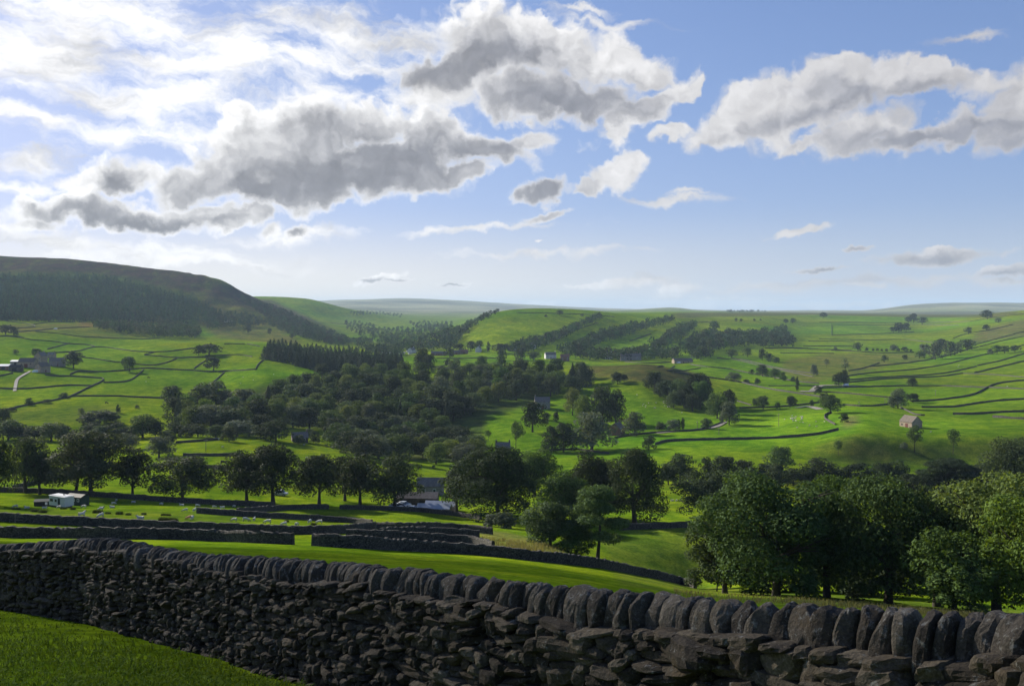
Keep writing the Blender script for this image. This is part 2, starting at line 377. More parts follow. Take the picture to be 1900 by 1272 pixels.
class Geo:
    """collects boxes, prisms and tubes; build() links them as one mesh object"""
    def __init__(s): s.v = []; s.f = {}; s.n = 0; s.m = {}
    def add(s, v, f, mi=0):
        f = np.asarray(f, int) + s.n
        s.v.append(np.asarray(v, float)); s.n += len(v)
        s.f.setdefault(f.shape[1], []).append(f); s.m.setdefault(f.shape[1], []).append(np.full(len(f), mi))
    def box(s, c, d, mi=0, rz=0.0, top=1.0):
        x, y, z = [q / 2 for q in d]
        v = np.array([(-x, -y, -z), (x, -y, -z), (x, y, -z), (-x, y, -z), (-x * top, -y * top, z), (x * top, -y * top, z), (x * top, y * top, z), (-x * top, y * top, z)])
        ca, sa = math.cos(rz), math.sin(rz)
        v = np.stack([v[:, 0] * ca - v[:, 1] * sa, v[:, 0] * sa + v[:, 1] * ca, v[:, 2]], 1) + np.asarray(c)
        s.add(v, [(0, 3, 2, 1), (4, 5, 6, 7), (0, 1, 5, 4), (1, 2, 6, 5), (2, 3, 7, 6), (3, 0, 4, 7)], mi)
    def tube(s, pts, rad, k=6, mi=0, cap=True):
        pts = np.asarray(pts, float); n = len(pts)
        rad = np.broadcast_to(np.asarray(rad, float), (n,))
        d = np.gradient(pts, axis=0); d /= np.linalg.norm(d, axis=1)[:, None] + 1e-9
        ref = np.where(np.abs(d[:, 2:3]) > 0.9, np.array([[1.0, 0, 0]]), np.array([[0, 0, 1.0]]))
        a = np.cross(d, ref); a /= np.linalg.norm(a, axis=1)[:, None]; b = np.cross(d, a)
        an = np.arange(k) / k * 2 * math.pi
        v = pts[:, None] + rad[:, None, None] * (np.cos(an)[None, :, None] * a[:, None] + np.sin(an)[None, :, None] * b[:, None])
        i = np.arange(n - 1)[:, None] * k; j = np.arange(k)[None, :]; j2 = (j + 1) % k
        f = np.stack([i + j, i + j2, i + k + j2, i + k + j], -1).reshape(-1, 4)
        s.add(v.reshape(-1, 3), f, mi)
        if cap and k == 4: s.f[4].append(np.array([[3, 2, 1, 0]]) + s.n - n * k); s.m[4].append(np.array([mi])); s.f[4].append(np.array([[0, 1, 2, 3]]) + s.n - k); s.m[4].append(np.array([mi]))
    def gable(s, c, L, W, h0, h1, over=0.25, mi=0, rz=0.0, thick=0.16):
        """two roof slabs; ridge along local x, eaves at height h0, ridge at h1"""
        for sg in (-1, 1):
            x = L / 2 + over
            sl = (h1 - h0) / (W / 2)
            y0, z0 = sg * (W / 2 + over), h0 - sl * over
            v = np.array([(-x, y0, z0), (x, y0, z0), (x, 0, h1), (-x, 0, h1), (-x, y0, z0 + thick), (x, y0, z0 + thick), (x, 0, h1 + thick), (-x, 0, h1 + thick)])
            f = np.array([(0, 3, 2, 1), (4, 5, 6, 7), (0, 1, 5, 4), (1, 2, 6, 5), (3, 0, 4, 7)])
            if sg > 0: f = f[:, ::-1]
            s.add(rotz(v, rz) + np.asarray(c), f, mi)
    def house(s, c, L, W, h0, h1, mi=0, rz=0.0):
        x, y = L / 2, W / 2
        v = np.array([(-x, -y, -1.2), (x, -y, -1.2), (x, y, -1.2), (-x, y, -1.2), (-x, -y, h0), (x, -y, h0), (x, y, h0), (-x, y, h0), (-x, 0, h1), (x, 0, h1)])
        s.add(rotz(v, rz) + np.asarray(c), [(0, 1, 5, 4), (2, 3, 7, 6)], mi)
        s.f[4][-1] = s.f[4][-1]
        s.add(rotz(v, rz) + np.asarray(c), [(1, 2, 6, 9, 5), (3, 0, 4, 8, 7)], mi)
    def build(s, name, mats, parent=None, smooth=False):
        ks = sorted(s.f)
        return mesh_obj(name, np.concatenate(s.v), [np.concatenate(s.f[k]) for k in ks], mats, parent, smooth,
                        np.concatenate([np.concatenate(s.m[k]) for k in ks]))
def rotz(v, a):
    ca, sa = math.cos(a), math.sin(a)
    return np.stack([v[:, 0] * ca - v[:, 1] * sa, v[:, 0] * sa + v[:, 1] * ca, v[:, 2]], 1)
def inpoly(x, y, poly):
    ins = np.zeros(np.shape(x), bool)
    n = len(poly); j = n - 1
    for i in range(n):
        xi, yi = poly[i]; xj, yj = poly[j]
        c = ((yi > y) != (yj > y)) & (x < (xj - xi) * (y - yi) / (yj - yi + 1e-12) + xi)
        ins ^= c; j = i
    return ins
def material(name, rough=0.9, spec=0.2):
    m = bpy.data.materials.new(name); m.use_nodes = True
    t = NT(m.node_tree)
    b = m.node_tree.nodes['Principled BSDF']
    b.inputs['Roughness'].default_value = rough
    b.inputs['Specular IOR Level'].default_value = spec
    return m, t, b
def bump(t, b, h, strength=0.5, dist=0.1):
    nd = t.n('ShaderNodeBump'); nd.inputs['Strength'].default_value = strength; nd.inputs['Distance'].default_value = dist
    t.put(nd.inputs['Height'], h); t.t.links.new(nd.outputs[0], b.inputs['Normal'])

# ------------------------------------------------------------------ ground
GRASS = (0.108, 0.192, 0.014)
ZONES = [  # (colour, weight, least distance, greatest distance, outline in survey columns and rows)
 ((0.056, 0.040, 0.047), 1.0, 1400, 3200, [(-700,420),(0,470),(300,485),(480,545),(640,620),(560,600),(470,580),(400,560),(300,535),(180,510),(-700,500)]),  # moor heather, darkened in colour to stand for shade on the hill
 ((0.120, 0.190, 0.045), .7, 1700, 5200, [(640,582),(700,578),(850,592),(850,602),(760,612),(690,612),(640,606)]),  # sunlight on the far valley fields, put into their colour
 ((0.120, 0.175, 0.050), .6, 1700, 5200, [(560,596),(640,592),(700,618),(650,622),(590,608)]),  # second sunlit strip, its brightness painted in the same way
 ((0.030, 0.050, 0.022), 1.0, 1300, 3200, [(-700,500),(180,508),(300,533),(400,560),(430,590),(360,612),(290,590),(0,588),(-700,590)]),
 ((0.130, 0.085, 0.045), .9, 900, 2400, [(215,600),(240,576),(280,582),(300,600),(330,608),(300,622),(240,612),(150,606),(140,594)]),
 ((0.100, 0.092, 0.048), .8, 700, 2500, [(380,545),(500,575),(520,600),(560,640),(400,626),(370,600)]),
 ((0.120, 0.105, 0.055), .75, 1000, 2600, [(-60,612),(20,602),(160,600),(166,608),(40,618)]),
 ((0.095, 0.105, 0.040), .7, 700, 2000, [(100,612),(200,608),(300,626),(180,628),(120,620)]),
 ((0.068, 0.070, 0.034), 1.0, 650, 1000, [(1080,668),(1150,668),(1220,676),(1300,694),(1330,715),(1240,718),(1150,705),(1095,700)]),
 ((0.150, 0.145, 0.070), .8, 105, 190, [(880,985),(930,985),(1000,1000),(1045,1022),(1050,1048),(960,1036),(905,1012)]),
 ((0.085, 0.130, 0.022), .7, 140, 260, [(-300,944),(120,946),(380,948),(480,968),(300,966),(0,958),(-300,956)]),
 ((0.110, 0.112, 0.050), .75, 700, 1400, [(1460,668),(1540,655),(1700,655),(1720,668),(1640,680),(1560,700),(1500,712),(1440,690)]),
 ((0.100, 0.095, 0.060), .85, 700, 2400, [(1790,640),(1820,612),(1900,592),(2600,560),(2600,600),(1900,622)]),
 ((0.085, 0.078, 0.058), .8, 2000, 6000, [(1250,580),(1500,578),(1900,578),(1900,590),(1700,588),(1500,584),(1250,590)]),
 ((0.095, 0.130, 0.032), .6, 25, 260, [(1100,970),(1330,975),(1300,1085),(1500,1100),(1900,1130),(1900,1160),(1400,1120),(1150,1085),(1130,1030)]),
 ((0.050, 0.060, 0.024), .85, 370, 430, [(1530,815),(1600,808),(1700,830),(1900,815),(2600,815),(2600,865),(1800,850),(1600,865),(1500,850)]),  # terrace slope: shade of the face turned from the sun, painted darker
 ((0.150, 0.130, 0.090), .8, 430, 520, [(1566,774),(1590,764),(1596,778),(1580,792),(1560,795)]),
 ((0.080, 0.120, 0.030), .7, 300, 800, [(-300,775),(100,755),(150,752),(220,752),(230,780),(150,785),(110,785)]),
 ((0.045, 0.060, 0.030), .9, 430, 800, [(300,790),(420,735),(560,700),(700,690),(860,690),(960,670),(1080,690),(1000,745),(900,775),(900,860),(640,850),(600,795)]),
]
def build_ground():
    K, nt, ny = 12.0, 900, 880
    q = np.exp(np.linspace(math.log(1.2), math.log(24012.0), ny))
    Y = q - K
    t = np.linspace(-1.2, 1.2, nt)
    Yg, Tg = np.meshgrid(Y, t, indexing='ij')
    Xg = Tg * (Yg + K)
    Z = height(Xg, Yg)
    V = np.stack([Xg, Yg, Z], -1).reshape(-1, 3)
    i = np.arange(ny - 1)[:, None] * nt; j = np.arange(nt - 1)[None, :]
    fc = np.stack([i + j, i + j + 1, i + nt + j + 1, i + nt + j], -1).reshape(-1, 4)
    # colour of each field and moor, some shade and sunlight painted in
    Ys = np.maximum(Yg, 2.0)
    px = 950 + F * Xg / Ys; pv = HZ - F * Z / Ys
    px = px + 14 * fbm(Xg / 30, Yg / 30, 61, 3); 
    col = np.zeros(Xg.shape + (3,)) + np.array(GRASS)
    field = vnoise(Xg / 95 + 0.35 * fbm(Xg / 60, Yg / 60, 77, 2), Yg / 130, 31)
    col *= (0.80 + 0.40 * field)[..., None]
    col[..., 0] *= 0.8 + 0.5 * vnoise(Xg / 140, Yg / 160, 44)
    lush = fbm(Xg / 22, Yg / 28, 51, 4)
    col *= (1 + 0.5 * lush)[..., None]
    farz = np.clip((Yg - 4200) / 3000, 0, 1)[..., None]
    hill = np.array((0.17, 0.175, 0.145)) * (0.25 + 1.0 * vnoise(Xg / 620, Yg / 420, 71) + 0.9 * vnoise(Xg / 190, Yg / 230, 72))[..., None]  # far hills: pale sunlit patches mottled into the colour
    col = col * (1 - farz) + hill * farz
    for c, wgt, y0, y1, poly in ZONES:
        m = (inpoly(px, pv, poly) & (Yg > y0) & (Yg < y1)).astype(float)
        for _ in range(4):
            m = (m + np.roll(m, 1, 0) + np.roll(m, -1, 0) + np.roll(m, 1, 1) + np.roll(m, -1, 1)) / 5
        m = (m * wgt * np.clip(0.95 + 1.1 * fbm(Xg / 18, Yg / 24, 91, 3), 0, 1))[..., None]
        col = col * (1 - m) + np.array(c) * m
    m, tt, b = material("pasture", 1.0, 0.0)
    at_ = tt.n('ShaderNodeVertexColor', layer_name="land")
    geo = tt.n('ShaderNodeNewGeometry').outputs['Position']
    fine = tt.noise(geo, 1.6, 6.0, 0.7)
    mid = tt.noise(geo, 0.16, 5.0, 0.65)
    c1 = tt.mix(tt.step(fine, 0.3, 0.72), (0.55, 0.58, 0.45, 1), (1.35, 1.28, 1.1, 1))
    c2 = tt.mix(tt.step(mid, 0.34, 0.68), (0.62, 0.72, 0.62, 1), (1.32, 1.2, 1.0, 1))
    wide = tt.noise(tt.map(geo, rot=(0, 0, R(20)), scale=(1, 2.6, 1)), 0.05, 5.0, 0.6)
    c2 = tt.mix(1.0, c2, tt.mix(tt.step(wide, 0.35, 0.66), (0.74, 0.84, 0.8, 1), (1.22, 1.1, 1.0, 1)), 'MULTIPLY')
    cc = tt.mix(1.0, tt.mix(1.0, at_.outputs[0], c1, 'MULTIPLY'), c2, 'MULTIPLY')
    tt.put(b.inputs['Base Color'], cc)
    hgt = tt.math('ADD', tt.math('MULTIPLY', fine, 0.10), tt.math('MULTIPLY', mid, 0.6))
    bump(tt, b, hgt, 0.55, 1.0)
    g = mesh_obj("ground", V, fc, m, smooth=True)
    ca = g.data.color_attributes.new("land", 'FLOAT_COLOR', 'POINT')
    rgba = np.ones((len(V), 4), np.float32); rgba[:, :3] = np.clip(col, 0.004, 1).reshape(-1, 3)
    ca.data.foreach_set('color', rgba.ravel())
    tag(g, kind='structure')
    return g
build_ground()

# ------------------------------------------------------------------ dry stone field walls
def stone_mat(name, lo, hi, scale, lichen=0.0):
    m, t, b = material(name, 0.92, 0.15)
    p = t.n('ShaderNodeTexCoord').outputs['Object']
    vo = t.n('ShaderNodeTexVoronoi', feature='F1'); t.put(vo.inputs['Vector'], t.map(p, scale=(1, 1, 0.55))); vo.inputs['Scale'].default_value = scale
    n = t.noise(p, scale * 2.2, 5.0, 0.65)
    f = t.math('ADD', t.math('MULTIPLY', t.vmath('DOT_PRODUCT', vo.outputs['Color'], (0.33, 0.33, 0.33), out=1), 0.6), t.math('MULTIPLY', n, 0.45))
    c = t.mix(t.step(f, 0.2, 0.85), lo, hi)
    ed = t.n('ShaderNodeTexVoronoi', feature='DISTANCE_TO_EDGE'); t.put(ed.inputs['Vector'], t.map(p, scale=(1, 1, 0.55))); ed.inputs['Scale'].default_value = scale
    gap = t.step(ed.outputs['Distance'], 0.0, 0.09)
    c = t.mix(gap, tuple(q * 0.25 for q in lo), c)
    t.put(b.inputs['Base Color'], c)
    bump(t, b, t.math('ADD', gap, t.math('MULTIPLY', n, 0.5)), 0.8, 0.08)
    return m
M_WALL = stone_mat("field_wall_stone", (0.035, 0.032, 0.028), (0.13, 0.12, 0.105), 3.2)
# (label, course in survey columns and rows, height in metres)
WALLS = []
def walls(text):
    for ln in text.strip().split('\n'):
        lab, pts = ln.split('|')[:2]
        h = float(ln.split('|')[2]) if ln.count('|') > 1 else 1.35
        WALLS.append((lab.strip(), [tuple(map(float, q.split(','))) for q in pts.split()], h))
walls("""
long dark wall nearest beyond the coped wall, ending at a gateway|-60,994 0,997 80,998 170,999 280,1000 380,1003 480,1007 545,1010|1.5
long wall running from the gateway down towards the big roadside trees|581,1012 680,1018 760,1022 880,1029 968,1038 1060,1047 1134,1057 1226,1075 1290,1091|1.5
dark wall below the sheep pasture with a wooden rail in front|-60,964 0,967 60,970 120,973 200,977 280,981 380,985 480,989 540,991 620,990 696,982|1.5
wall stub doubling the gateway wall above a strip of turf|642,997 700,1000 784,1004 890,1013 915,1022|1.5
broken wall curving above the rushy bank|700,983 760,985 830,983 880,987 913,991|1.6
short wall with a squared end beside the yellow rushes|700,993 760,991 820,992 890,996|1.4
wall slanting down through the sheep pasture to the bright strip field|366,952 440,957 520,962 606,966 670,971 690,973|1.3
curved grey wall around the head of the bright strip field|440,952 480,950 505,947 560,944 610,944|1.4
long dark wall running behind the caravan under the parkland trees|-40,912 6,913 80,915 160,920 220,924 300,930 380,935 466,939 510,942|1.5
wall sweeping uphill behind the two slim parkland trees|24,907 60,899 108,888|1.3
low wall under the white gate at the valley hedge|326,822 355,820 380,818 405,816|1.2
straight wall crossing the valley field above the round dark tree|340,846 380,846 450,845|1.4
wall meeting the left flank of the domed twin trees|372,868 400,869 428,871|1.4
dark hedge-topped wall below the parked cars|630,944 700,946 770,949 850,957 893,964|1.3
wall crossing the green field beside the very dark twin trees|1150,983 1220,980 1270,978 1330,977|1.7
lane wall beneath the hedge of the low cottage|1000,837 1035,835 1070,834 1100,838 1130,842|1.1
long curving wall under the lawn-green meadow on the valley floor|1556,798 1520,806 1480,810 1440,813 1380,815 1320,816 1260,818 1230,820 1216,825|1.5
lane wall bending up past the hedge to the grey telegraph pole|1140,813 1180,807 1230,802 1292,799 1320,792 1342,783|1.2
small curved wall around the hollow below the spreading tree|1543,766 1527,769 1525,774 1536,782 1550,788|1.2
wall beside the stony lane behind the row of small round trees|1372,757 1430,756 1480,752 1520,747|1.2
short wall climbing from the lane to the round tree clump|1368,744 1394,752|1.2
wall edging the field just below the lane to the willow|1564,751 1604,754 1648,750|1.1
wall running down to the willow beside the barn field|1520,727 1560,729 1620,735 1652,738|1.2
wall turning down from the willow towards the field barn|1670,756 1685,763 1700,771 1716,771|1.1
lowest wall on the right edge above the barn terrace|1842,774 1870,776 1900,778 1990,783|1.4
second lowest wall on the right edge with a dark shadow|1768,769 1800,769 1844,766 1900,764 1990,762|1.5
wall rising gently to the right above the barn|1710,756 1760,756 1810,749 1850,744 1900,741 1990,738|1.4
wall climbing in a bend from the willow clump to the right edge|1690,745 1720,744 1760,740 1800,734 1820,727 1832,718 1860,710 1900,706 1990,700|1.4
long level wall behind the lone round tree on the right slope|1520,720 1600,718 1680,716 1740,716 1800,718 1860,720 1900,722 1990,726|1.2
wall dropping from the kink of the fourth slanting wall to the right edge|1786,693 1840,695 1900,700 1990,706|1.0
slanting wall nearest above the level wall with the round tree|1570,710 1620,705 1680,701 1740,699 1786,693|1.3
upper branch of the forked slanting wall on the right|1808,692 1850,682 1900,670 1990,650|1.4
second slanting wall rising from the stream trees|1574,705 1640,700 1700,697 1750,693 1780,687 1812,680|1.3
slanting wall continuing above the gap to the right edge|1814,678 1850,671 1900,656 1990,634|1.3
third slanting wall rising from the stream trees to the scrub clump|1572,698 1604,693 1640,690 1680,687 1720,682 1760,675 1800,664 1840,655 1880,645 1900,640|1.3
highest slanting wall passing the grove of pale trees|1614,680 1660,676 1700,671 1730,666 1770,656 1800,647 1816,644|1.3
wall rising from the grove beyond a gap towards the right edge|1818,643 1860,632 1900,624 1990,602|1.3
wall bounding the olive rough hillside at the right edge|1806,640 1840,631 1900,615 1990,592|1.2
curving wall round the foot of the olive rough hillside|1768,628 1792,619 1832,613 1880,602|1.2
wall hooking around the wet rushy ground at the valley head|1574,688 1600,684 1616,678 1632,673|1.1
long skyline pasture wall below the far right tree clumps|1520,598 1580,598 1632,599 1720,598 1790,597 1840,589 1900,583|1.3
second pasture wall under the skyline on the right plateau|1542,602 1620,603 1720,602 1780,604|1.3
upright wall making the left end of the plateau enclosure|1543,603 1543,612 1543,622|1.3
bottom wall of the plateau enclosure below the tree clump|1543,622 1600,620 1656,618 1696,615|1.3
wavy wall crossing the middle of the far right pastures|1520,629 1570,630 1610,631 1650,630 1684,630 1710,633 1730,636|1.3
short level wall closely below the wavy pasture wall|1500,633 1540,633 1586,634|1.3
level wall left of the small round pasture tree|1490,642 1540,642 1586,642|1.3
level wall under the small round pasture tree|1500,648 1540,649 1580,650|1.3
wall beneath the straggling row of thorn bushes|1542,650 1590,652 1640,655 1696,654|1.3
long level wall right of the plateau wood|1448,655 1490,655.5 1548,656|1.3
wall along the bottom of the dark plateau wood|1420,646 1470,646 1500,647|1.2
wall of the upper pasture left of the four dot trees|1264,597 1292,598 1330,596|1.2
diagonal wall climbing the first village hillside|1168,633 1185,627 1208,619|1.3
narrow field wall nearest the village farm|1160,671 1200,674 1244,672|1.1
narrow field wall second from the village farm|1220,681 1236,681 1252,679|1.1
curved wall of the last narrow field by the road|1238,688 1268,687 1300,683|1.1
long road wall falling from the farm to the valley poplars|1280,676 1312,681 1350,684 1380,690 1430,699 1480,708 1520,712|1.2
upper of two parallel walls slanting across the rough pasture|1358,664 1390,670 1430,680 1470,688 1506,693|1.2
lower of two parallel walls slanting across the rough pasture|1330,664 1367,668 1400,676 1450,687 1508,699|1.2
dark wall falling across the green shoulder behind the brow wood|1300,698 1340,704 1370,708 1400,716 1440,724 1480,730 1525,737|1.4
short wall linking the brow to the green shoulder|1252,691 1276,694 1298,698|1.2
thin wall below the dark shoulder poplar|1426,716 1476,716 1520,716|1.0
wall along the crest of the domed green hill|958,580 1010,581 1080,583 1140,588|1.2
wall climbing beside the hanging wood of the domed hill|1040,622 1068,612 1110,598|1.2
village meadow wall in front of the brick cottages|810,665 846,665 900,664 920,665|1.2
wall of the lower village meadow near the dark yews|790,683 806,681 826,678|1.1
hedge wall under the row of caravans|700,659 740,659 790,660|1.1
wall on the sunlit far meadow beyond the nose of the moor|620,600 660,602 700,603|1.2
far wall across the pale strips below the moor nose|580,596 614,599 648,602|1.2
topmost wall on the pale grassland under the plantation|-40,590 0,594 30,598 60,602 70,606 32,609|1.3
wall joining the plantation foot to the pale grassland|62,602 90,598 140,597|1.3
wall of the tawny field ending at the fringe of trees|32,616 70,613 112,609 166,607|1.3
long wall snaking over the swell below the tawny field|66,615 90,617 120,620 140,624 180,626 220,628 260,629 296,628|1.3
wall winding from the left edge down to a field corner|-40,624 0,624 26,624 58,631 80,632 104,634 120,637 146,639 166,639 176,643|1.3
wall rising behind the stone farm to the winding wall|88,648 108,642 130,637|1.3
wall arching over the bright field beyond the farm|84,655 112,654 148,651 176,643 192,644 216,647 240,651 270,653 300,653 330,650 358,646|1.3
upper wall of the tapering field beside the two oaks|268,658 288,653|1.2
lower wall of the tapering field running beneath the two oaks|268,659 296,661 328,664 360,663 400,664|1.3
sagging wall between the farm tree and the tapering field|150,663 180,666 204,671 230,673 256,676 280,678 300,676 316,670 328,665|1.3
long main wall across the middle of the left slope|130,695 144,688 180,690 226,688 266,683 290,684 320,686 356,687 380,690 416,689 474,686|1.4
wall bending up beside the dark conifer plantation|474,686 480,671 489,668|1.4
short wall dropping below the lower of the two oaks|360,684 370,676 380,670|1.3
wall dropping from the main wall to a square corner|266,686 254,698 234,709 192,710|1.3
wall zigzagging from the farm down to the hedged corner|84,696 96,698 130,698 160,700 196,703 176,715 164,719 144,730 128,737|1.4
hedged wall running down to the left edge with thorn bushes|128,737 100,743 60,750 26,757 8,762|1.3
wall running from the left edge past the farm track foot|-40,719 0,721 30,722 70,720 100,717 130,715 172,716|1.3
straight wall above the scrubby mound|128,736 160,735 210,735 250,737 304,739|1.3
short wall at the left edge below the farm|-40,704 0,698 24,692|1.2
wall linking the swell to the first conifer|416,638 436,638 454,638|1.2
short wall just left of the conifer plantation|458,638 470,640 482,643|1.2
low wall crossing behind the upper of the two oaks|380,660 408,659 446,658 468,662|1.1
steep wall climbing the big left meadow|380,719 400,706 416,691|1.3
""")
def catmull(pts, step):
    pts = np.asarray(pts, float)
    d = np.concatenate([[0], np.cumsum(np.linalg.norm(np.diff(pts, axis=0), axis=1))])
    n = max(2, int(d[-1] / step) + 1)
    s = np.linspace(0, d[-1], n)
    return np.stack([pchip(d, pts[:, k], s) for k in range(pts.shape[1])], 1) if len(pts) > 2 else np.stack([np.interp(s, d, pts[:, k]) for k in range(pts.shape[1])], 1)
def build_wall(label, course, h, rng):
    px = catmull(course, 4.0)
    g = np.array([hit(a, b)[:2] for a, b in px])
    # smooth the surveyed line on plan; drop jumps over a brow
    for _ in range(40 if g[:, 1].mean() < 330 else 10):
        if len(g) > 2: g[1:-1] = (g[:-2] + 2 * g[1:-1] + g[2:]) / 4
    Yc = float(np.median(g[:, 1]))
    step = np.clip(Yc / 260.0, 0.45, 9.0)
    d = np.concatenate([[0], np.cumsum(np.linalg.norm(np.diff(g, axis=0), axis=1))])
    n = max(4, min(900, int(d[-1] / step)))
    s = np.linspace(0, d[-1], n)
    P = np.stack([np.interp(s, d, g[:, 0]), np.interp(s, d, g[:, 1])], 1)
    tg = np.gradient(P, axis=0); tg /= np.linalg.norm(tg, axis=1)[:, None] + 1e-9
    nr = np.stack([-tg[:, 1], tg[:, 0]], 1)
    z = height(P[:, 0], P[:, 1])
    hh = h * float(np.interp(Yc, [250, 600], [0.95, 0.84])) * (1 + 0.16 * (rng.random(n) - 0.5) + 0.18 * fbm(s / 14.0, s * 0 + rng.random() * 90, 7, 2))
    cope = 0.14 * rng.random(n)
    wid = float(np.interp(Yc, [250, 500], [0.34, 0.26]))
    org = np.array([P[n // 2, 0], P[n // 2, 1], z[n // 2]])
    rows = []
    for off, hz in ((wid, -0.5), (wid * 0.72, 1.0), (wid * 0.8, 1.02), (wid * 0.5, 1.2), (-wid * 0.5, 1.2), (-wid * 0.8, 1.02), (-wid * 0.72, 1.0), (-wid, -0.5)):
        zz = z + (hz * 0.8 * hh if hz > 0 else hz) + (cope if hz > 1.1 else 0)
        q = P + nr * (off * (1 + 0.12 * (rng.random((n, 1)) - 0.5)))
        rows.append(np.stack([q[:, 0], q[:, 1], zz], 1))
    k = len(rows)
    V = np.stack(rows, 1).reshape(-1, 3) - org
    i = np.arange(n - 1)[:, None] * k; j = np.arange(k - 1)[None, :]
    f = np.stack([i + j, i + k + j, i + k + j + 1, i + j + 1], -1).reshape(-1, 4)
    e = (n - 1) * k
    ends = np.array([[0, 1, 6, 7], [1, 2, 5, 6], [2, 3, 4, 5], [e + 7, e + 6, e + 1, e], [e + 6, e + 5, e + 2, e + 1], [e + 5, e + 4, e + 3, e + 2]])
    o = mesh_obj("field_wall", V, np.concatenate([f, ends]), M_WALL, loc=org)
    tag(o, label, "stone wall", "dry stone walls dividing the fields")
    return o
def build_walls():
    rng = np.random.default_rng(11)
    for lab, pts, h in WALLS: build_wall(lab, pts, h, rng)
build_walls()

# ------------------------------------------------------------------ trees
def leaf_mat(name, dark, light, transl=0.22, tint=False):
    m, t, b = material(name, 0.75, 0.06)
    g = t.n('ShaderNodeNewGeometry')
    oi = t.n('ShaderNodeObjectInfo')
    n = t.noise(g.outputs['Position'], 0.35, 3.0, 0.6)
    f = t.math('ADD', t.math('MULTIPLY', g.outputs['Random Per Island'], 0.65), t.math('MULTIPLY', n, 0.35))
    c = t.mix(f, dark, light)
    if tint:
        v = t.n('ShaderNodeVertexColor', layer_name="tint")
        c = t.mix(1.0, c, v.outputs[0], 'MULTIPLY')
    else:
        hs = t.n('ShaderNodeHueSaturation')
        r = oi.outputs['Random']
        t.put(hs.inputs['Hue'], t.math('ADD', t.math('MULTIPLY', r, 0.026), 0.476))
        r2 = t.math('FRACT', t.math('MULTIPLY', r, 7.31))
        t.put(hs.inputs['Value'], t.math('ADD', t.math('MULTIPLY', r2, 0.55), 0.72))
        r3 = t.math('FRACT', t.math('MULTIPLY', r, 13.7))
        t.put(hs.inputs['Saturation'], t.math('ADD', t.math('MULTIPLY', r3, 0.3), 0.78))
        t.put(hs.inputs['Color'], c); c = hs.outputs[0]
    t.put(b.inputs['Base Color'], c)
    tr = t.n('ShaderNodeBsdfTranslucent'); t.put(tr.inputs[0], t.mix(1.0, c, (1.5, 1.4, 0.5), 'MULTIPLY'))
    mx = t.n('ShaderNodeMixShader'); mx.inputs[0].default_value = transl
    t.t.links.new(b.outputs[0], mx.inputs[1]); t.t.links.new(tr.outputs[0], mx.inputs[2])
    t.t.links.new(mx.outputs[0], m.node_tree.nodes['Material Output'].inputs[0])
    return m
LEAF = {
 'dark': leaf_mat("dark_leaves", (0.014, 0.026, 0.011), (0.050, 0.078, 0.032)),
 'mid': leaf_mat("green_leaves", (0.020, 0.046, 0.012), (0.076, 0.138, 0.034)),
 'light': leaf_mat("yellow_green_leaves", (0.034, 0.062, 0.012), (0.115, 0.170, 0.038), 0.3),
 'grey': leaf_mat("grey_green_leaves", (0.036, 0.054, 0.034), (0.120, 0.155, 0.100)),
 'fir': leaf_mat("needle_leaves", (0.013, 0.025, 0.014), (0.044, 0.068, 0.036), 0.1),
}
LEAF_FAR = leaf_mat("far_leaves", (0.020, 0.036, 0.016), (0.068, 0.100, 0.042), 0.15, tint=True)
M_BARK, _t, _b = material("bark", 0.95, 0.1)
_t.put(_b.inputs['Base Color'], _t.mix(_t.noise(_t.n('ShaderNodeTexCoord').outputs['Object'], 9.0, 5.0, 0.7), (0.02, 0.017, 0.013), (0.085, 0.075, 0.06)))

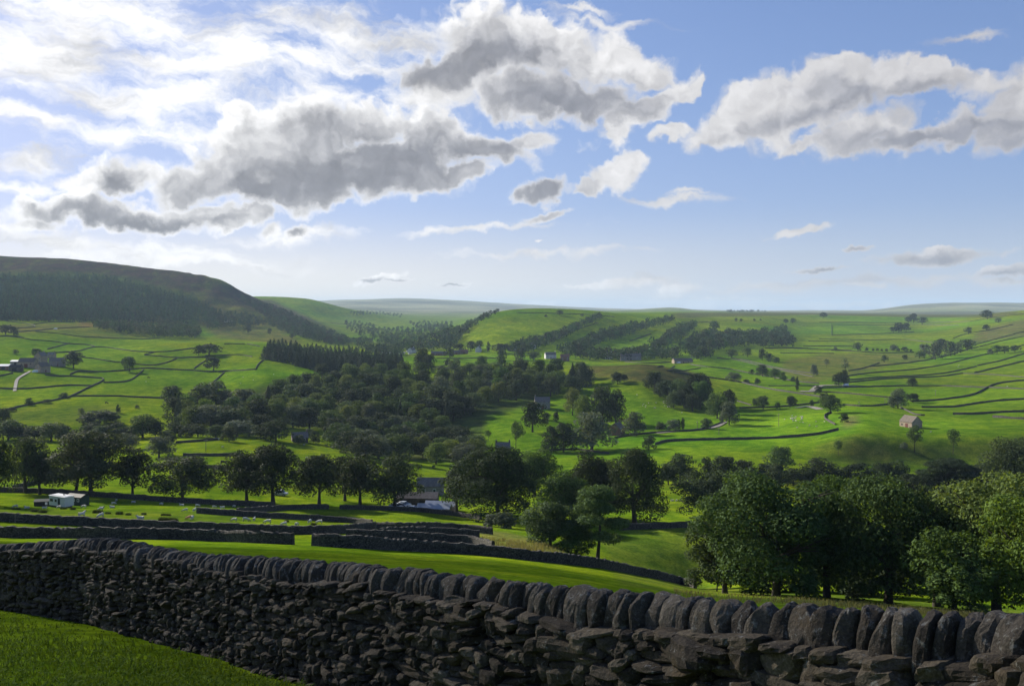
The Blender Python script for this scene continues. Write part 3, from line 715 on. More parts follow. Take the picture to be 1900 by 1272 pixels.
def unit(v): return v / (np.linalg.norm(v, axis=-1, keepdims=True) + 1e-9)
def leaves_at(pos, nrm, size, rng, aspect=0.62, spread=0.5):
    n = len(pos)
    nn = unit(nrm + spread * rng.normal(size=(n, 3)))
    a = unit(np.cross(nn, rng.normal(size=(n, 3)))); b = np.cross(nn, a)
    s = (size * (0.55 + 0.9 * rng.random(n)))[:, None]
    fold = nn * s * 0.25
    v = np.stack([pos - a * s, pos - b * s * aspect - fold * rng.random((n, 1)), pos + a * s, pos + b * s * aspect - fold * rng.random((n, 1))], 1)
    return v.reshape(-1, 3), np.arange(4 * n).reshape(n, 4)
def crown_blobs(kind, rng):
    """heaps of foliage in a crown of unit height and unit width: centre, radii"""
    bl = []
    if kind in ('oak', 'ash', 'bush', 'sycamore', 'thin'):
        zb = {'oak': 0.10, 'ash': 0.05, 'bush': -0.05, 'sycamore': 0.0, 'thin': 0.30}[kind]
        nb = {'oak': 22, 'ash': 26, 'bush': 12, 'sycamore': 26, 'thin': 15}[kind]
        mid = (zb + 1) / 2; hz = (1 - zb) / 2
        lean = rng.normal(size=2) * 0.05
        for i in range(nb):
            ph = i * 2.39996 + rng.random() * 0.7
            zz = -0.85 + 1.75 * (i + 0.5) / nb + rng.normal() * 0.08
            zz = max(-0.92, min(0.92, zz))
            if kind == 'oak': rr = (1 - abs(zz + 0.12) ** 2.4) ** 0.5 if abs(zz + 0.12) < 1 else 0.1
            elif kind == 'sycamore': rr = max(0.15, 1 - (max(0, zz + 0.35) / 1.36) ** 2.2) ** 0.6
            elif kind == 'bush': rr = max(0.1, 1 - max(0, zz) ** 2) ** 0.5
            else: rr = max(0.1, 1 - zz * zz) ** 0.5
            jut = 0.62 + 0.52 * rng.random()
            r = (0.10 + 0.12 * rng.random()) * (1.25 if kind == 'bush' else 1.0) * (1.0 if kind == 'thin' else 1)
            q = rr * jut * (0.5 - r * 0.75)
            c = np.array([math.cos(ph) * q + lean[0], math.sin(ph) * q + lean[1], mid + zz * (hz - r * 0.55)])
            bl.append((c, np.array([r, r, r * (0.62 if kind != 'thin' else 0.55)])))
        for i in range(nb // 3):
            c = np.array([rng.normal() * 0.10, rng.normal() * 0.10, mid + (rng.random() - 0.4) * hz * 1.1])
            bl.append((c, np.array([0.17, 0.17, 0.13])))
    elif kind == 'poplar':
        for i in range(13):
            z = 0.08 + 0.86 * i / 12
            w = 0.36 * math.sin(math.pi * min(0.97, 0.12 + 0.86 * i / 13)) ** 0.6
            bl.append((np.array([rng.normal() * 0.06, rng.normal() * 0.06, z]), np.array([w, w, 0.085])))
    elif kind == 'pine':
        for i in range(17):
            z = 0.26 + 0.72 * (i / 16) ** 0.85
            q = 0.36 * (1.05 - z) ** 0.5 * (0.5 + 0.8 * rng.random()); ph = i * 2.4 + rng.random()
            r = 0.14 + 0.06 * rng.random()
            bl.append((np.array([math.cos(ph) * q, math.sin(ph) * q, min(z, 0.94)]), np.array([r, r, r * 0.36])))
    return bl
def crown_mesh(kind, n, size, rng):
    if kind == 'fir':
        z = 1 - rng.random(n) ** 0.62 * 0.95
        tier = np.floor(z * 15) / 15
        r = (1.0 - z) ** 0.72 * 0.46 * (0.72 + 0.5 * (z - tier) * 15 * 0 + 0.45 * rng.random(n)) + 0.012
        ph = rng.random(n) * 2 * math.pi
        d = np.stack([np.cos(ph), np.sin(ph), np.full(n, 0.35)], 1)
        pos = np.stack([np.cos(ph) * r, np.sin(ph) * r, z - 0.10 * r], 1)
        return leaves_at(pos, unit(d), np.full(n, size), rng, 0.5, 0.5)
    bl = crown_blobs(kind, rng)
    area = np.array([(b[1][0] * b[1][1] + 2 * b[1][0] * b[1][2]) for b in bl]); cnt = np.maximum(3, (n * area / area.sum()).astype(int))
    P, Nn = [], []
    for (c, r), k in zip(bl, cnt):
        d = unit(rng.normal(size=(k, 3)) + np.array([0, 0, 0.35]))
        rad = (0.70 + 0.36 * rng.random((k, 1)) ** 0.6)
        P.append(c + d * r * rad); Nn.append(unit(d / r * r.mean() * 0.8 + np.array([0, 0, 0.3])))
    P = np.concatenate(P); Nn = np.concatenate(Nn)
    P = P + 0.012 * rng.normal(size=P.shape)
    if kind in ('oak', 'ash', 'sycamore', 'bush', 'thin'):          # fill the unit width and height
        r = np.percentile(np.hypot(P[:, 0], P[:, 1]), 97)
        P[:, :2] *= (0.5 if kind != 'thin' else 0.46) / r
        zt = np.percentile(P[:, 2], 99.3)
        P[:, 2] = np.where(P[:, 2] > 0.2, 0.2 + (P[:, 2] - 0.2) * 0.8 / (zt - 0.2), P[:, 2])
    return leaves_at(P, Nn, np.full(len(P), size), rng)
def trunk_geo(kind, rng, h, w, sides=7):
    """real metres: h height, w crown width"""
    g = Geo()
    r0 = {'fir': 0.014, 'poplar': 0.016, 'thin': 0.018, 'bush': 0.012, 'pine': 0.022}.get(kind, 0.030) * h
    top = {'fir': 0.96, 'poplar': 0.85, 'pine': 0.95}.get(kind, 0.68)
    zs = np.linspace(0, top, 6)
    bend = rng.normal(size=2) * 0.02
    pts = [(bend[0] * w * math.sin(3 * z), bend[1] * w * math.sin(3 * z), z * h - (0.05 * h if z == 0 else 0)) for z in zs]
    g.tube(pts, [r0 * q for q in (1.5, 1.0, 0.85, 0.62, 0.4, 0.16)], sides)
    if kind in ('oak', 'ash', 'sycamore', 'thin'):
        for i in range(9 if sides > 5 else 5):
            z0 = 0.20 + 0.42 * rng.random(); ph = i * 2.4 + rng.random()
            L = 0.36 * (1 if kind != 'thin' else 0.8)
            q = np.array([math.cos(ph) * w, math.sin(ph) * w, 0])
            b0 = np.array([0, 0, z0 * h]); b2 = b0 + q * L + np.array([0, 0, (0.10 + 0.25 * rng.random()) * h]); b1 = (b0 + b2) / 2 + np.array([0, 0, 0.04 * h])
            g.tube([b0, b1, b2], [r0 * 0.5, r0 * 0.32, r0 * 0.1], 5)
            b3 = b1 + q * 0.16 + np.array([rng.normal() * 0.06 * w, rng.normal() * 0.06 * w, 0.16 * h])
            g.tube([b1, (b1 + b3) / 2 + np.array([0, 0, 0.01 * h]), b3], [r0 * 0.28, r0 * 0.18, r0 * 0.06], 4)
    return g
KINDNAME = {'oak': 'oak_tree', 'ash': 'ash_tree', 'sycamore': 'broadleaf_tree', 'bush': 'bush', 'thin': 'slender_tree', 'poplar': 'poplar_tree', 'fir': 'conifer_tree', 'pine': 'pine_tree'}
CATNAME = {'bush': 'bush'}
PROTO = {}
def proto_mesh(kind, mat, lod, var):
    """unit tree as one mesh: foliage and trunk, two materials"""
    key = (kind, mat, lod, var)
    if key not in PROTO:
        rng = np.random.default_rng(abs(hash((kind, lod, var))) % 99991 if False else (sum(map(ord, kind)) * 31 + lod * 7 + var * 101))
        n, s = {1: (3600, 0.027), 2: (800, 0.050)}[lod]
        if kind == 'bush': n, s = int(n * 0.6), s * 1.35
        if kind == 'fir': n, s = int(n * 0.5), s * 1.2
        if kind == 'thin': n = int(n * 0.42)
        v, f = crown_mesh(kind, n, s, rng)
        g = trunk_geo(kind, rng, 1.0, 1.0, 5)
        tv = np.concatenate(g.v); tf = np.concatenate(g.f[4])
        o = mesh_obj("unit_tree", np.concatenate([v, tv]), np.concatenate([f, tf + len(v)]), [LEAF[mat], M_BARK], mat_index=np.concatenate([np.zeros(len(f)), np.ones(len(tf))]))
        PROTO[key] = o.data
        bpy.data.objects.remove(o)
    return PROTO[key]
_trng = np.random.default_rng(5)
N_TREES = {}
def plant(x, base, top, width, kind, mat, label, group=None, Y=None):
    p = hit(x, base) if Y is None else at(x, Y)
    d = p[1]
    vb = HZ - F * p[2] / d
    h = (vb - top) / F * d
    w = width / F * d * (1.14 if kind == 'oak' else 1.05)
    return plant_at(p, h, w, kind, mat, label, group)
def plant_at(p, h, w, kind, mat, label, group=None):
    d = p[1]; rng = _trng
    name = KINDNAME[kind]; cat = CATNAME.get(kind, 'tree')
    N_TREES[cat] = N_TREES.get(cat, 0) + 1
    rot = rng.random() * 6.28
    if d < 330:
        root = empty(name, tuple(p), rot)
        tag(root, label, cat, group)
        area = h * w
        if kind == 'bush': s = 0.16 if d < 190 else 0.24
        else: s = 0.19 if d < 190 else 0.27
        n = int(min(26000, max(500, (1.75 if kind == 'oak' else 2.3) * (area + 0.5 * w * w) / (s * s * 1.0))))
        if kind == 'pine': n = int(n * 1.0)
        v, f = crown_mesh(kind, n, s / ((h + w) / 2), rng)
        # leaf size kept in metres: scale the unit crown, then it is real size
        v = v * np.array([w, w, h])
        mesh_obj("crown" if kind != 'bush' else "foliage", v, f, LEAF[mat], root)
        g = trunk_geo(kind, rng, h, w)
        g.build("trunk" if kind != 'bush' else "stem", M_BARK, root, smooth=True)
        return root
    lod = 1 if d < 900 else 2
    me = proto_mesh(kind, mat, lod, int(rng.integers(0, 5)))
    o = bpy.data.objects.new(name, me); SC.collection.objects.link(o)
    o.location = (p[0], p[1], p[2] - 0.02 * h); o.rotation_euler = (0, 0, rot); o.scale = (w, w, h)
    tag(o, label, cat, group)
    return o
TREES = """
tall bright green ash at the brow, leftmost of the big roadside trees|1440,1112,888,250,ash,mid,104
lower spreading green tree tucked under the big ash's left side|1345,1105,952,150,ash,mid,112
tall green ash between the first big ash and the yellow green one|1648,1118,890,200,ash,mid,104
dark green tree filling the gap behind the two tall ashes|1560,1060,885,150,sycamore,mid,140
yellow green tree towering at the right edge of the photo|1850,1142,886,220,ash,light,98
bushy yellow green tree at the foot of the towering right edge tree|1770,1135,985,150,ash,mid,92
leafy tree cut off by the right edge|1925,1142,925,200,sycamore,light,90
leafy tree filling the space between the first big ash and the taller ones|1535,1116,915,150,ash,mid,107
full green tree between the second tall ash and the yellow green one|1738,1130,915,150,sycamore,mid,104
thicket tree low against the left side of the roadside trees|1330,1085,1005,110,bush,mid,128
thicket tree behind the trunks of the first big ash|1425,1092,1010,130,bush,dark,124
thicket tree behind the gap between the two tall ashes|1540,1096,1015,120,bush,mid,122
thicket tree behind the trunk of the second tall ash|1650,1100,1005,130,bush,dark,120
thicket tree at the foot of the yellow green tree|1800,1140,1040,130,bush,mid,88
low bush under the tall ashes beside the field brow|1492,1113,1068,60,bush,mid,100
low bush between the two ash trunks|1590,1116,1075,70,bush,dark,108
small bush at the left foot of the roadside trees|1400,1110,1065,60,bush,mid,110
very dark rounded twin tree beside the crossing wall|1178,974,836,118,sycamore,dark,238
dark tree shouldering the very dark twin from the left|1108,968,842,120,sycamore,dark,250
layered yellow green tree standing beside the gateway wall|1108,1036,902,130,pine,mid,158
bushy mid green tree left of the layered tree|1022,1024,932,110,sycamore,mid,160
hawthorn screening the front of the lower gap cottage|552,823,806,26,bush,dark,
low thicket tree at the foot of the layered tree|1060,1030,970,100,bush,mid,157
grey leafy bush at the edge of the rushy bank|938,990,950,44,bush,grey,205
small grey bush beside the larger grey bush|914,982,953,34,bush,grey,208
massive dark chestnut towering above the rushy bank|925,968,834,165,sycamore,dark,232
dark green tree behind the massive chestnut|992,930,836,90,sycamore,mid,300
tall green tree filling in behind the layered tree|1045,985,880,100,sycamore,mid,235
open crowned tree above the long pale roof|847,950,862,78,oak,dark,252
leafy tree with slim trunk above the parked cars|733,943,850,96,oak,dark,250
middle tree of the tall row between cars and twin trees|668,938,846,76,oak,dark,255
tree of the tall row next to the leafy car tree|640,938,846,70,oak,dark,262
broad tree of the tall row next to the domed twins|592,943,845,92,oak,dark,250
domed dark tree, right one of the twins by the curved wall|507,941,824,104,oak,dark,247
dark tree, left one of the twins by the curved wall|458,938,838,92,oak,dark,250
lone round headed tree on a short trunk in the parkland|340,925,848,112,oak,dark,243
slim open tree between the round head and the huge dark one|246,919,842,64,oak,dark,243
huge dark spreading tree right of the caravan|168,921,802,134,oak,dark,240
second trunked tree merging into the huge dark one|140,915,826,90,oak,dark,252
slim upright tree behind the long wall, nearer the left edge|48,911,812,74,oak,dark,246
small leaning tree beside the slim upright one|74,911,838,46,oak,dark,243
dark tree cut off by the left edge above the sheep|-8,942,815,70,oak,dark,205
grey round tree standing behind the lone parkland tree|295,858,810,58,sycamore,grey,372
grey tree above the huge dark tree|236,838,802,48,sycamore,grey,410
little dark tree beside the grey round tree|318,822,806,20,bush,dark,430
huge dark round tree beside the wall across the green gap|1322,975,877,128,oak,dark,236
mid green bushes right of the dark round tree|1385,945,905,60,bush,mid,262
dark pine thrusting up from the trees below the terrace|1760,935,853,120,pine,dark,300
big dusky tree at the right edge above the yellow green one|1885,965,812,130,sycamore,mid,262
dusky tree behind the right edge trees|1830,940,858,90,sycamore,dark,300
broad dark tree below the terrace left of the pine|1695,925,880,80,sycamore,dark,296
round tree standing high in the valley hedge beside the meadow|1450,884,828,56,sycamore,mid,362
pale pair of poplars at the foot of the dark wood, left one|459,792,745,18,poplar,light,540
pale pair of poplars at the foot of the dark wood, right one|476,790,742,20,poplar,light,545
grey willow spreading above the white gate|440,815,780,72,sycamore,grey,470
single tree rising above the left end of the dark wood|320,750,715,40,oak,dark,
round dark oak beside the stone farm|136,683,651,34,oak,dark,
small dark tree behind the tall farmhouse gable|67,662,646,17,oak,dark,
small tree left of the farm roofs|28,657,648,12,bush,mid,
ragged solitary tree in the middle of the left slope|240,689,661,25,oak,mid,
upper of the two large oaks on the left meadow|388,659,637,42,oak,dark,
smaller oak leaning against the upper oak|369,660,640,22,oak,dark,
lower of the two large oaks on the left meadow|396,687,662,30,oak,dark,
low grove tree at the left edge below the pale grassland|10,621,602,26,oak,dark,
right hand tree of the left edge grove|25,621,605,16,oak,dark,
tiny bush beside the left edge grove|30,623,615,9,bush,dark,
hawthorn standing up from the hedged wall|54,751,738,16,bush,mid,
low hawthorn running along the hedged wall|88,748,740,18,bush,mid,
dark thorn at the corner of the hedged wall|118,738,728,18,bush,dark,
small thorn at the lower end of the hedged wall|22,763,755,16,bush,dark,
upright dark bush on top of the scrubby mound|219,766,750,9,bush,dark,
pale sapling left of the scrubby mound|152,781,756,14,thin,grey,
broad scrub covering the mound|185,786,761,62,bush,dark,
right part of the scrub on the mound|208,784,764,36,bush,mid,
lower scrub at the foot of the mound|163,787,767,36,bush,dark,
lone dot of gorse right of the mound|254,758,751,9,bush,dark,
parkland tree on the lawn in front of the grey roofed house|988,801,745,48,oak,dark,
narrow tree beside the roof of the low cottage|957,832,780,34,thin,mid,
wispy sapling left of the low cottage|906,818,797,14,thin,mid,
small clipped shrub on the house lawn|1032,782,762,12,bush,dark,
light shrub on the house lawn|1016,778,764,18,bush,mid,
tall fir at the end of the central wood near the brown brow|1082,716,670,38,fir,fir,
dark fir beside the tall fir|1062,715,680,32,fir,fir,
willow like grey tree spreading over the cottage lane|1098,836,764,84,sycamore,grey,
dark tree at the left of the lane clump|1046,838,784,50,sycamore,dark,
low tree in front of the lane clump|1022,838,790,34,bush,dark,
yellow green tree beside the grey roofed house|1062,770,718,34,sycamore,light,
tall pointed tree above the grey willow|1083,790,732,34,ash,light,
dark tree at the heart of the lane clump|1118,792,716,52,sycamore,dark,
reddish dark tree on the right of the lane clump|1142,790,722,40,sycamore,dark,
round grey green tree beside the gable by the lane|1177,808,764,42,sycamore,grey,
round bush at the end of the meadow wall|1206,833,807,26,bush,dark,
clipped yew nearest the lane corner|1228,799,782,22,bush,dark,
grey shrub between the two clipped yews|1249,799,778,30,bush,grey,
column yew at the end of the shrubs|1267,796,774,9,poplar,dark,
second column yew beside the column yew|1260,796,777,9,poplar,dark,
rounded thorn left of the grey pole|1313,795,775,25,bush,mid,
russet round tree in the clump by the lane bend|1331,776,727,44,sycamore,mid,
topmost dark tree of the clump by the lane bend|1350,768,722,30,oak,dark,
pale front tree of the clump by the lane bend|1353,788,744,36,sycamore,grey,
thin ivy covered stump below the clump|1340,790,770,9,thin,grey,
slim tree beside the round orchard tree|1399,759,738,14,thin,mid,
round orchard tree beside the stony lane|1416,759,734,25,oak,mid,
small bush in the stony lane row|1443,758,746,11,bush,mid,
well shaped round tree above the stony lane|1466,756,734,21,oak,dark,
small dark shrub by the lane bridge|1505,754,741,9,bush,dark,
spreading tree beside the curved hollow wall|1541,767,732,40,oak,mid,
dark shrub behind the spreading hollow tree|1529,752,727,18,bush,dark,
small tree right of the leaning poplar by the road|1519,731,715,14,bush,dark,
bush on the bare scrape of earth|1567,783,767,18,bush,dark,
large pale willow above the field barn|1666,757,720,34,sycamore,grey,
dark round tree on the right of the pale willow|1694,746,729,24,oak,dark,
smaller dark bush under the pale willow|1657,756,738,18,bush,dark,
lone tree on the level wall of the right slope|1693,717,701,18,oak,dark,
tall bare stemmed tree in front of the field barn|1697,838,788,38,thin,mid,
wispy tree on the dark terrace slope right of the barn|1768,842,795,28,thin,mid,
little lollipop tree on the left of the dark terrace slope|1556,844,816,19,thin,mid,
low pale bush beside the tall bare stemmed tree|1678,832,820,14,bush,grey,
tall stream side tree at the valley head, upper one|1569,694,664,15,thin,grey,
broad dark tree at the stream head|1556,715,690,26,sycamore,dark,
second dark tree at the stream head|1567,714,686,18,sycamore,dark,
slim dark poplar beside the thin wall on the shoulder|1479,724,698,9,poplar,dark,
round bush left of the slim dark poplar|1471,708,698,9,bush,mid,
broad pale tree in the middle of the green shoulder|1362,707,690,28,sycamore,grey,
small pointed tree on the green shoulder|1405,713,701,13,bush,dark,
low dark bush next to the broad pale tree|1384,710,703,13,bush,dark,
first bush of the shoulder hedgerow|1396,694,685,12,bush,dark,
largest tree of the shoulder hedgerow|1415,698,676,26,sycamore,dark,
round tree of the shoulder hedgerow|1438,703,683,23,oak,mid,
end tree of the shoulder hedgerow|1453,706,690,14,bush,mid,
grey tree standing alone on the rough pasture|1510,697,676,16,sycamore,grey,
faint grey sapling on the rough pasture|1534,681,665,13,thin,grey,
round tree in front of the plateau wood, left one|1357,664,647,20,oak,mid,
round tree in front of the plateau wood, right one|1387,662,645,18,oak,mid,
first tree of the sloping clump below the plateau wood|1414,668,646,16,oak,dark,
middle trees of the sloping clump below the plateau wood|1426,671,655,20,bush,dark,
last bush of the sloping clump below the plateau wood|1440,673,662,14,bush,dark,
round tree in the far right pastures above the thorn row|1592,652,635,16,oak,mid,
pale tree in the thorn row|1657,652,638,17,sycamore,grey,
small dark tree at the end of the thorn row|1678,652,643,16,bush,dark,
small bush left of the pasture round tree|1550,651,643,8,bush,grey,
pale small tree on the rough ground below the thorn row|1641,672,658,13,oak,mid,
tiny tree right of the pale one on the rough ground|1679,668,658,10,oak,dark,
left tree of the pale grove|1706,664,651,22,sycamore,mid,
second tree of the pale grove|1716,660,637,24,sycamore,grey,
big rounded tree of the pale grove|1735,667,634,27,sycamore,grey,
dark topped tree behind the pale grove|1746,652,628,24,oak,dark,
silvery tree of the pale grove|1764,660,632,26,sycamore,grey,
silvery tree on the right of the pale grove|1776,656,634,18,sycamore,grey,
dark leaning tree at the right end of the grove|1795,650,629,28,oak,dark,
left bush of the scrub clump on the slanting wall|1838,657,647,13,bush,grey,
tallest tree of the scrub clump on the slanting wall|1850,656,640,17,oak,mid,
middle tree of the scrub clump on the slanting wall|1864,655,641,17,oak,mid,
right tree of the scrub clump on the slanting wall|1883,653,640,19,oak,mid,
round tree on the curving wall of the olive hillside|1797,620,606,14,oak,mid,
smaller tree further up the curving wall|1830,613,602,13,oak,dark,
pale small tree near the top of the olive hillside|1852,599,590,12,oak,grey,
round topped tree on the right skyline|1832,592,575,21,oak,dark,
tallest of the skyline clump on the right plateau|1695,599,581,15,oak,dark,
low left tree of the skyline clump|1685,599,587,12,oak,dark,
right tree of the skyline clump|1711,601,588,19,oak,dark,
left tree of the lower plateau clump|1658,617,606,14,oak,dark,
middle tree of the lower plateau clump|1668,617,598,17,oak,dark,
right tree of the lower plateau clump|1681,616,599,17,oak,dark,
lone ragged tree breaking the skyline in the right centre|1527,590,579,15,oak,dark,
left of two pale trees on the plateau edge|1458,600,591,10,oak,mid,
right of two pale trees on the plateau edge|1471,600,590,11,oak,mid,
first of four dot trees near the skyline|1366,597,590,6,oak,dark,
second of four dot trees near the skyline|1375,597,591,6,oak,dark,
third of four dot trees near the skyline|1400,596,591,5,oak,dark,
fourth of four dot trees near the skyline|1411,595,591,4,oak,dark,
round tree above the plateau wood in a fold of the field|1325,613,595,18,oak,mid,
round thorn near the top of the domed hill|1039,585,575,14,oak,dark,
small thorn on the domed hill right of the round thorn|1080,587,581,7,bush,dark,
small thorn on the domed hill left of the round thorn|1013,588,583,7,bush,dark,
tiny thorn low on the flank of the domed hill|869,618,613,5,bush,dark,
dark poplar shaped tree among the village cottages|906,653,633,9,poplar,dark,
dark tree at the left end of the village cottages|835,665,645,19,oak,dark,
big dark tree left of the village meadow|782,690,646,34,sycamore,dark,
second dark tree left of the village meadow|795,691,657,26,sycamore,dark,
round bush alone in the village meadow|831,679,665,15,bush,dark,
dark tree behind the left cottages|852,652,637,24,oak,dark,
dark tree behind the middle cottages|874,651,632,20,oak,dark,
tree behind the right cottages|889,648,631,16,oak,mid,
dark yew at the right of the cottages|927,655,637,32,oak,dark,
round tree below the dark yew|930,668,648,18,oak,dark,
tree between the cottages and the white house|966,668,646,22,oak,dark,
dark bushes left of the white house|990,668,652,24,oak,mid,
isolated conifer by the meadow below the plantation|738,682,664,8,fir,fir,
solitary bush in the lower gap between the woods|575,812,795,18,bush,grey,
tree hiding the cottage in the lower gap|585,822,799,20,bush,dark,
dark thorn tree above the cottage in the lower gap|512,818,776,52,sycamore,dark,
single thorn behind the car park roofs|805,868,862,7,bush,dark,
dark tree on the moor wood fringe standing clear|460,618,601,14,oak,dark,
tree standing alone on the pasture under the moor nose|500,621,608,8,oak,dark,
round tree above the end of the conifer plantation|542,628,617,11,oak,dark,
"""
GROVES = [  # shared labels: trees that nothing in the view tells apart
 ("dark tree of the hedge bank along the foot of the left slope", "trees of the valley hedge bank", "sycamore,dark;sycamore,mid;bush,dark",
  [(5,800,757,34),(15,816,779,56),(38,814,788,44),(64,817,789,46),(95,818,784,60),(122,816,790,40),(168,813,784,46),(190,815,789,46),(214,814,785,50),(240,813,790,40),(265,812,768,56),(288,810,776,42),(325,810,783,40),(310,813,799,30),(346,811,789,30),(367,811,786,32),(400,814,788,40),(490,816,784,40),(425,819,792,30)]),
 ("dark tree of the hedgerow crossing below the right hand terrace", "hedgerow trees below the terrace", "sycamore,dark;sycamore,dark;bush,dark",
  [(1262,898,842,66),(1240,899,860,36),(1310,884,848,26),(1345,888,846,60),(1382,886,853,44),(1394,906,867,46),(1440,906,862,42),(1472,901,868,44),(1420,890,860,40),(1525,897,850,76),(1498,900,866,44),(1590,903,860,66),(1560,902,866,50),(1640,898,858,54),(1664,900,855,46),(1618,905,868,44),(1790,914,866,70),(1850,918,868,76),(1740,920,880,60)]),
 ("dark tree on the right end of the brown brow", "trees on the end of the brown brow", "sycamore,dark;oak,dark;sycamore,mid",
  [(1215,722,690,38),(1240,742,706,42),(1262,748,702,42),(1270,757,716,40),(1292,752,692,46),(1300,757,706,40),(1310,750,712,34),(1236,730,704,34),(1250,756,726,34),(1285,762,730,36),(1225,735,716,26)]),
 ("small dark tree on the left of the brown brow", "trees on the left of the brow", "oak,dark", [(1146,712,690,25),(1158,708,694,14)]),
 ("tiny thorn bush in the row along the far right wall", "row of thorn bushes on the far wall", "bush,dark",
  [(1608,651,644,7),(1620,651,646,6),(1628,651,646,6),(1636,652,647,6),(1645,652,646,7),(1668,652,646,7),(1690,652,647,6)]),
]
def scatter(poly, dx, dy, rng, tries=6000, cap=9999):
    xs = [q[0] for q in poly]; ys = [q[1] for q in poly]
    out = np.zeros((0, 2))
    for _ in range(tries):
        q = np.array([rng.uniform(min(xs), max(xs)), rng.uniform(min(ys), max(ys))])
        if not inpoly(q[0], q[1], poly): continue
        if len(out) and np.min(((out[:, 0] - q[0]) / dx) ** 2 + ((out[:, 1] - q[1]) / dy) ** 2) < 1: continue
        out = np.vstack([out, q])
        if len(out) >= cap: break
    return out
def build_trees():
    for ln in TREES.strip().split('\n'):
        lab, dat = ln.split('|'); q = dat.split(',')
        plant(*map(float, q[:4]), q[4], q[5], lab, Y=float(q[6]) if len(q) > 6 and q[6] else None)
    for lab, grp, kinds, pts in GROVES:
        ks = kinds.split(';')
        for i, (x, b, tp, w) in enumerate(pts):
            k, m = ks[i % len(ks)].split(',')
            plant(x, b, tp, w, k, m, lab, grp)
    rng = np.random.default_rng(21)
    # the wood over the middle hill, tree by tree
    wood = [(318,772),(380,752),(430,752),(478,764),(505,742),(560,716),(610,706),(700,700),(780,704),(862,690),(960,682),(1078,698),(1096,716),(1050,735),(1000,736),(975,746),(885,756),(852,786),(832,806),(888,846),(885,862),(850,864),(700,856),(640,848),(606,800),(540,794),(482,803),(330,800)]
    pts = scatter(wood, 23, 11.0, rng, 7000, 260)
    pts = pts[np.argsort(pts[:, 1])]
    for x, b in pts:
        p = hit(x, b)
        r = rng.random()
        edge = b > 800
        if r < 0.05 and not edge: k, m, h, w = 'fir', 'fir', 17 + 4 * rng.random(), 7
        elif r < 0.34: k, m, h, w = 'sycamore', 'dark', 12.5 + 5 * rng.random(), 14 + 7 * rng.random()
        elif r < 0.62: k, m, h, w = 'sycamore', 'mid', 11.5 + 5 * rng.random(), 13.5 + 7 * rng.random()
        elif r < (0.80 if edge else 0.90): k, m, h, w = 'ash', 'light' if rng.random() < .6 else 'mid', 12 + 4 * rng.random(), 12 + 5 * rng.random()
        else: k, m, h, w = 'sycamore', 'grey', 11.5 + 4 * rng.random(), 12 + 5 * rng.random()
        if edge: h *= 0.8
        if rng.random() < 0.16 and k == 'sycamore' and not edge: h, w = h * 1.2, w * 1.5
        nm = {'fir': "dark fir poking through the broadleaved wood on the middle hill", 'grey': "pale grey green tree standing out in the middle wood"}
        plant_at(p, h, w, k, m, nm.get(m if m == 'grey' else k, "rounded broadleaved tree in the dense wood covering the middle hill"), "trees of the middle wood")
    # conifer plantation
    plantation = [(488,666),(520,672),(580,686),(640,697),(742,694),(748,676),(700,668),(640,662),(560,656),(500,650)]
    pts = scatter(plantation, 6.2, 4.4, rng, 5000, 235)
    for x, b in pts[np.argsort(pts[:, 1])]:
        p = hit(x, b, 700)
        plant_at(p, 14 + 4 * rng.random(), 8 + 3.5 * rng.random(), 'fir', 'fir', "dark conifer packed into the square plantation beside the left meadow", "conifers of the square plantation")
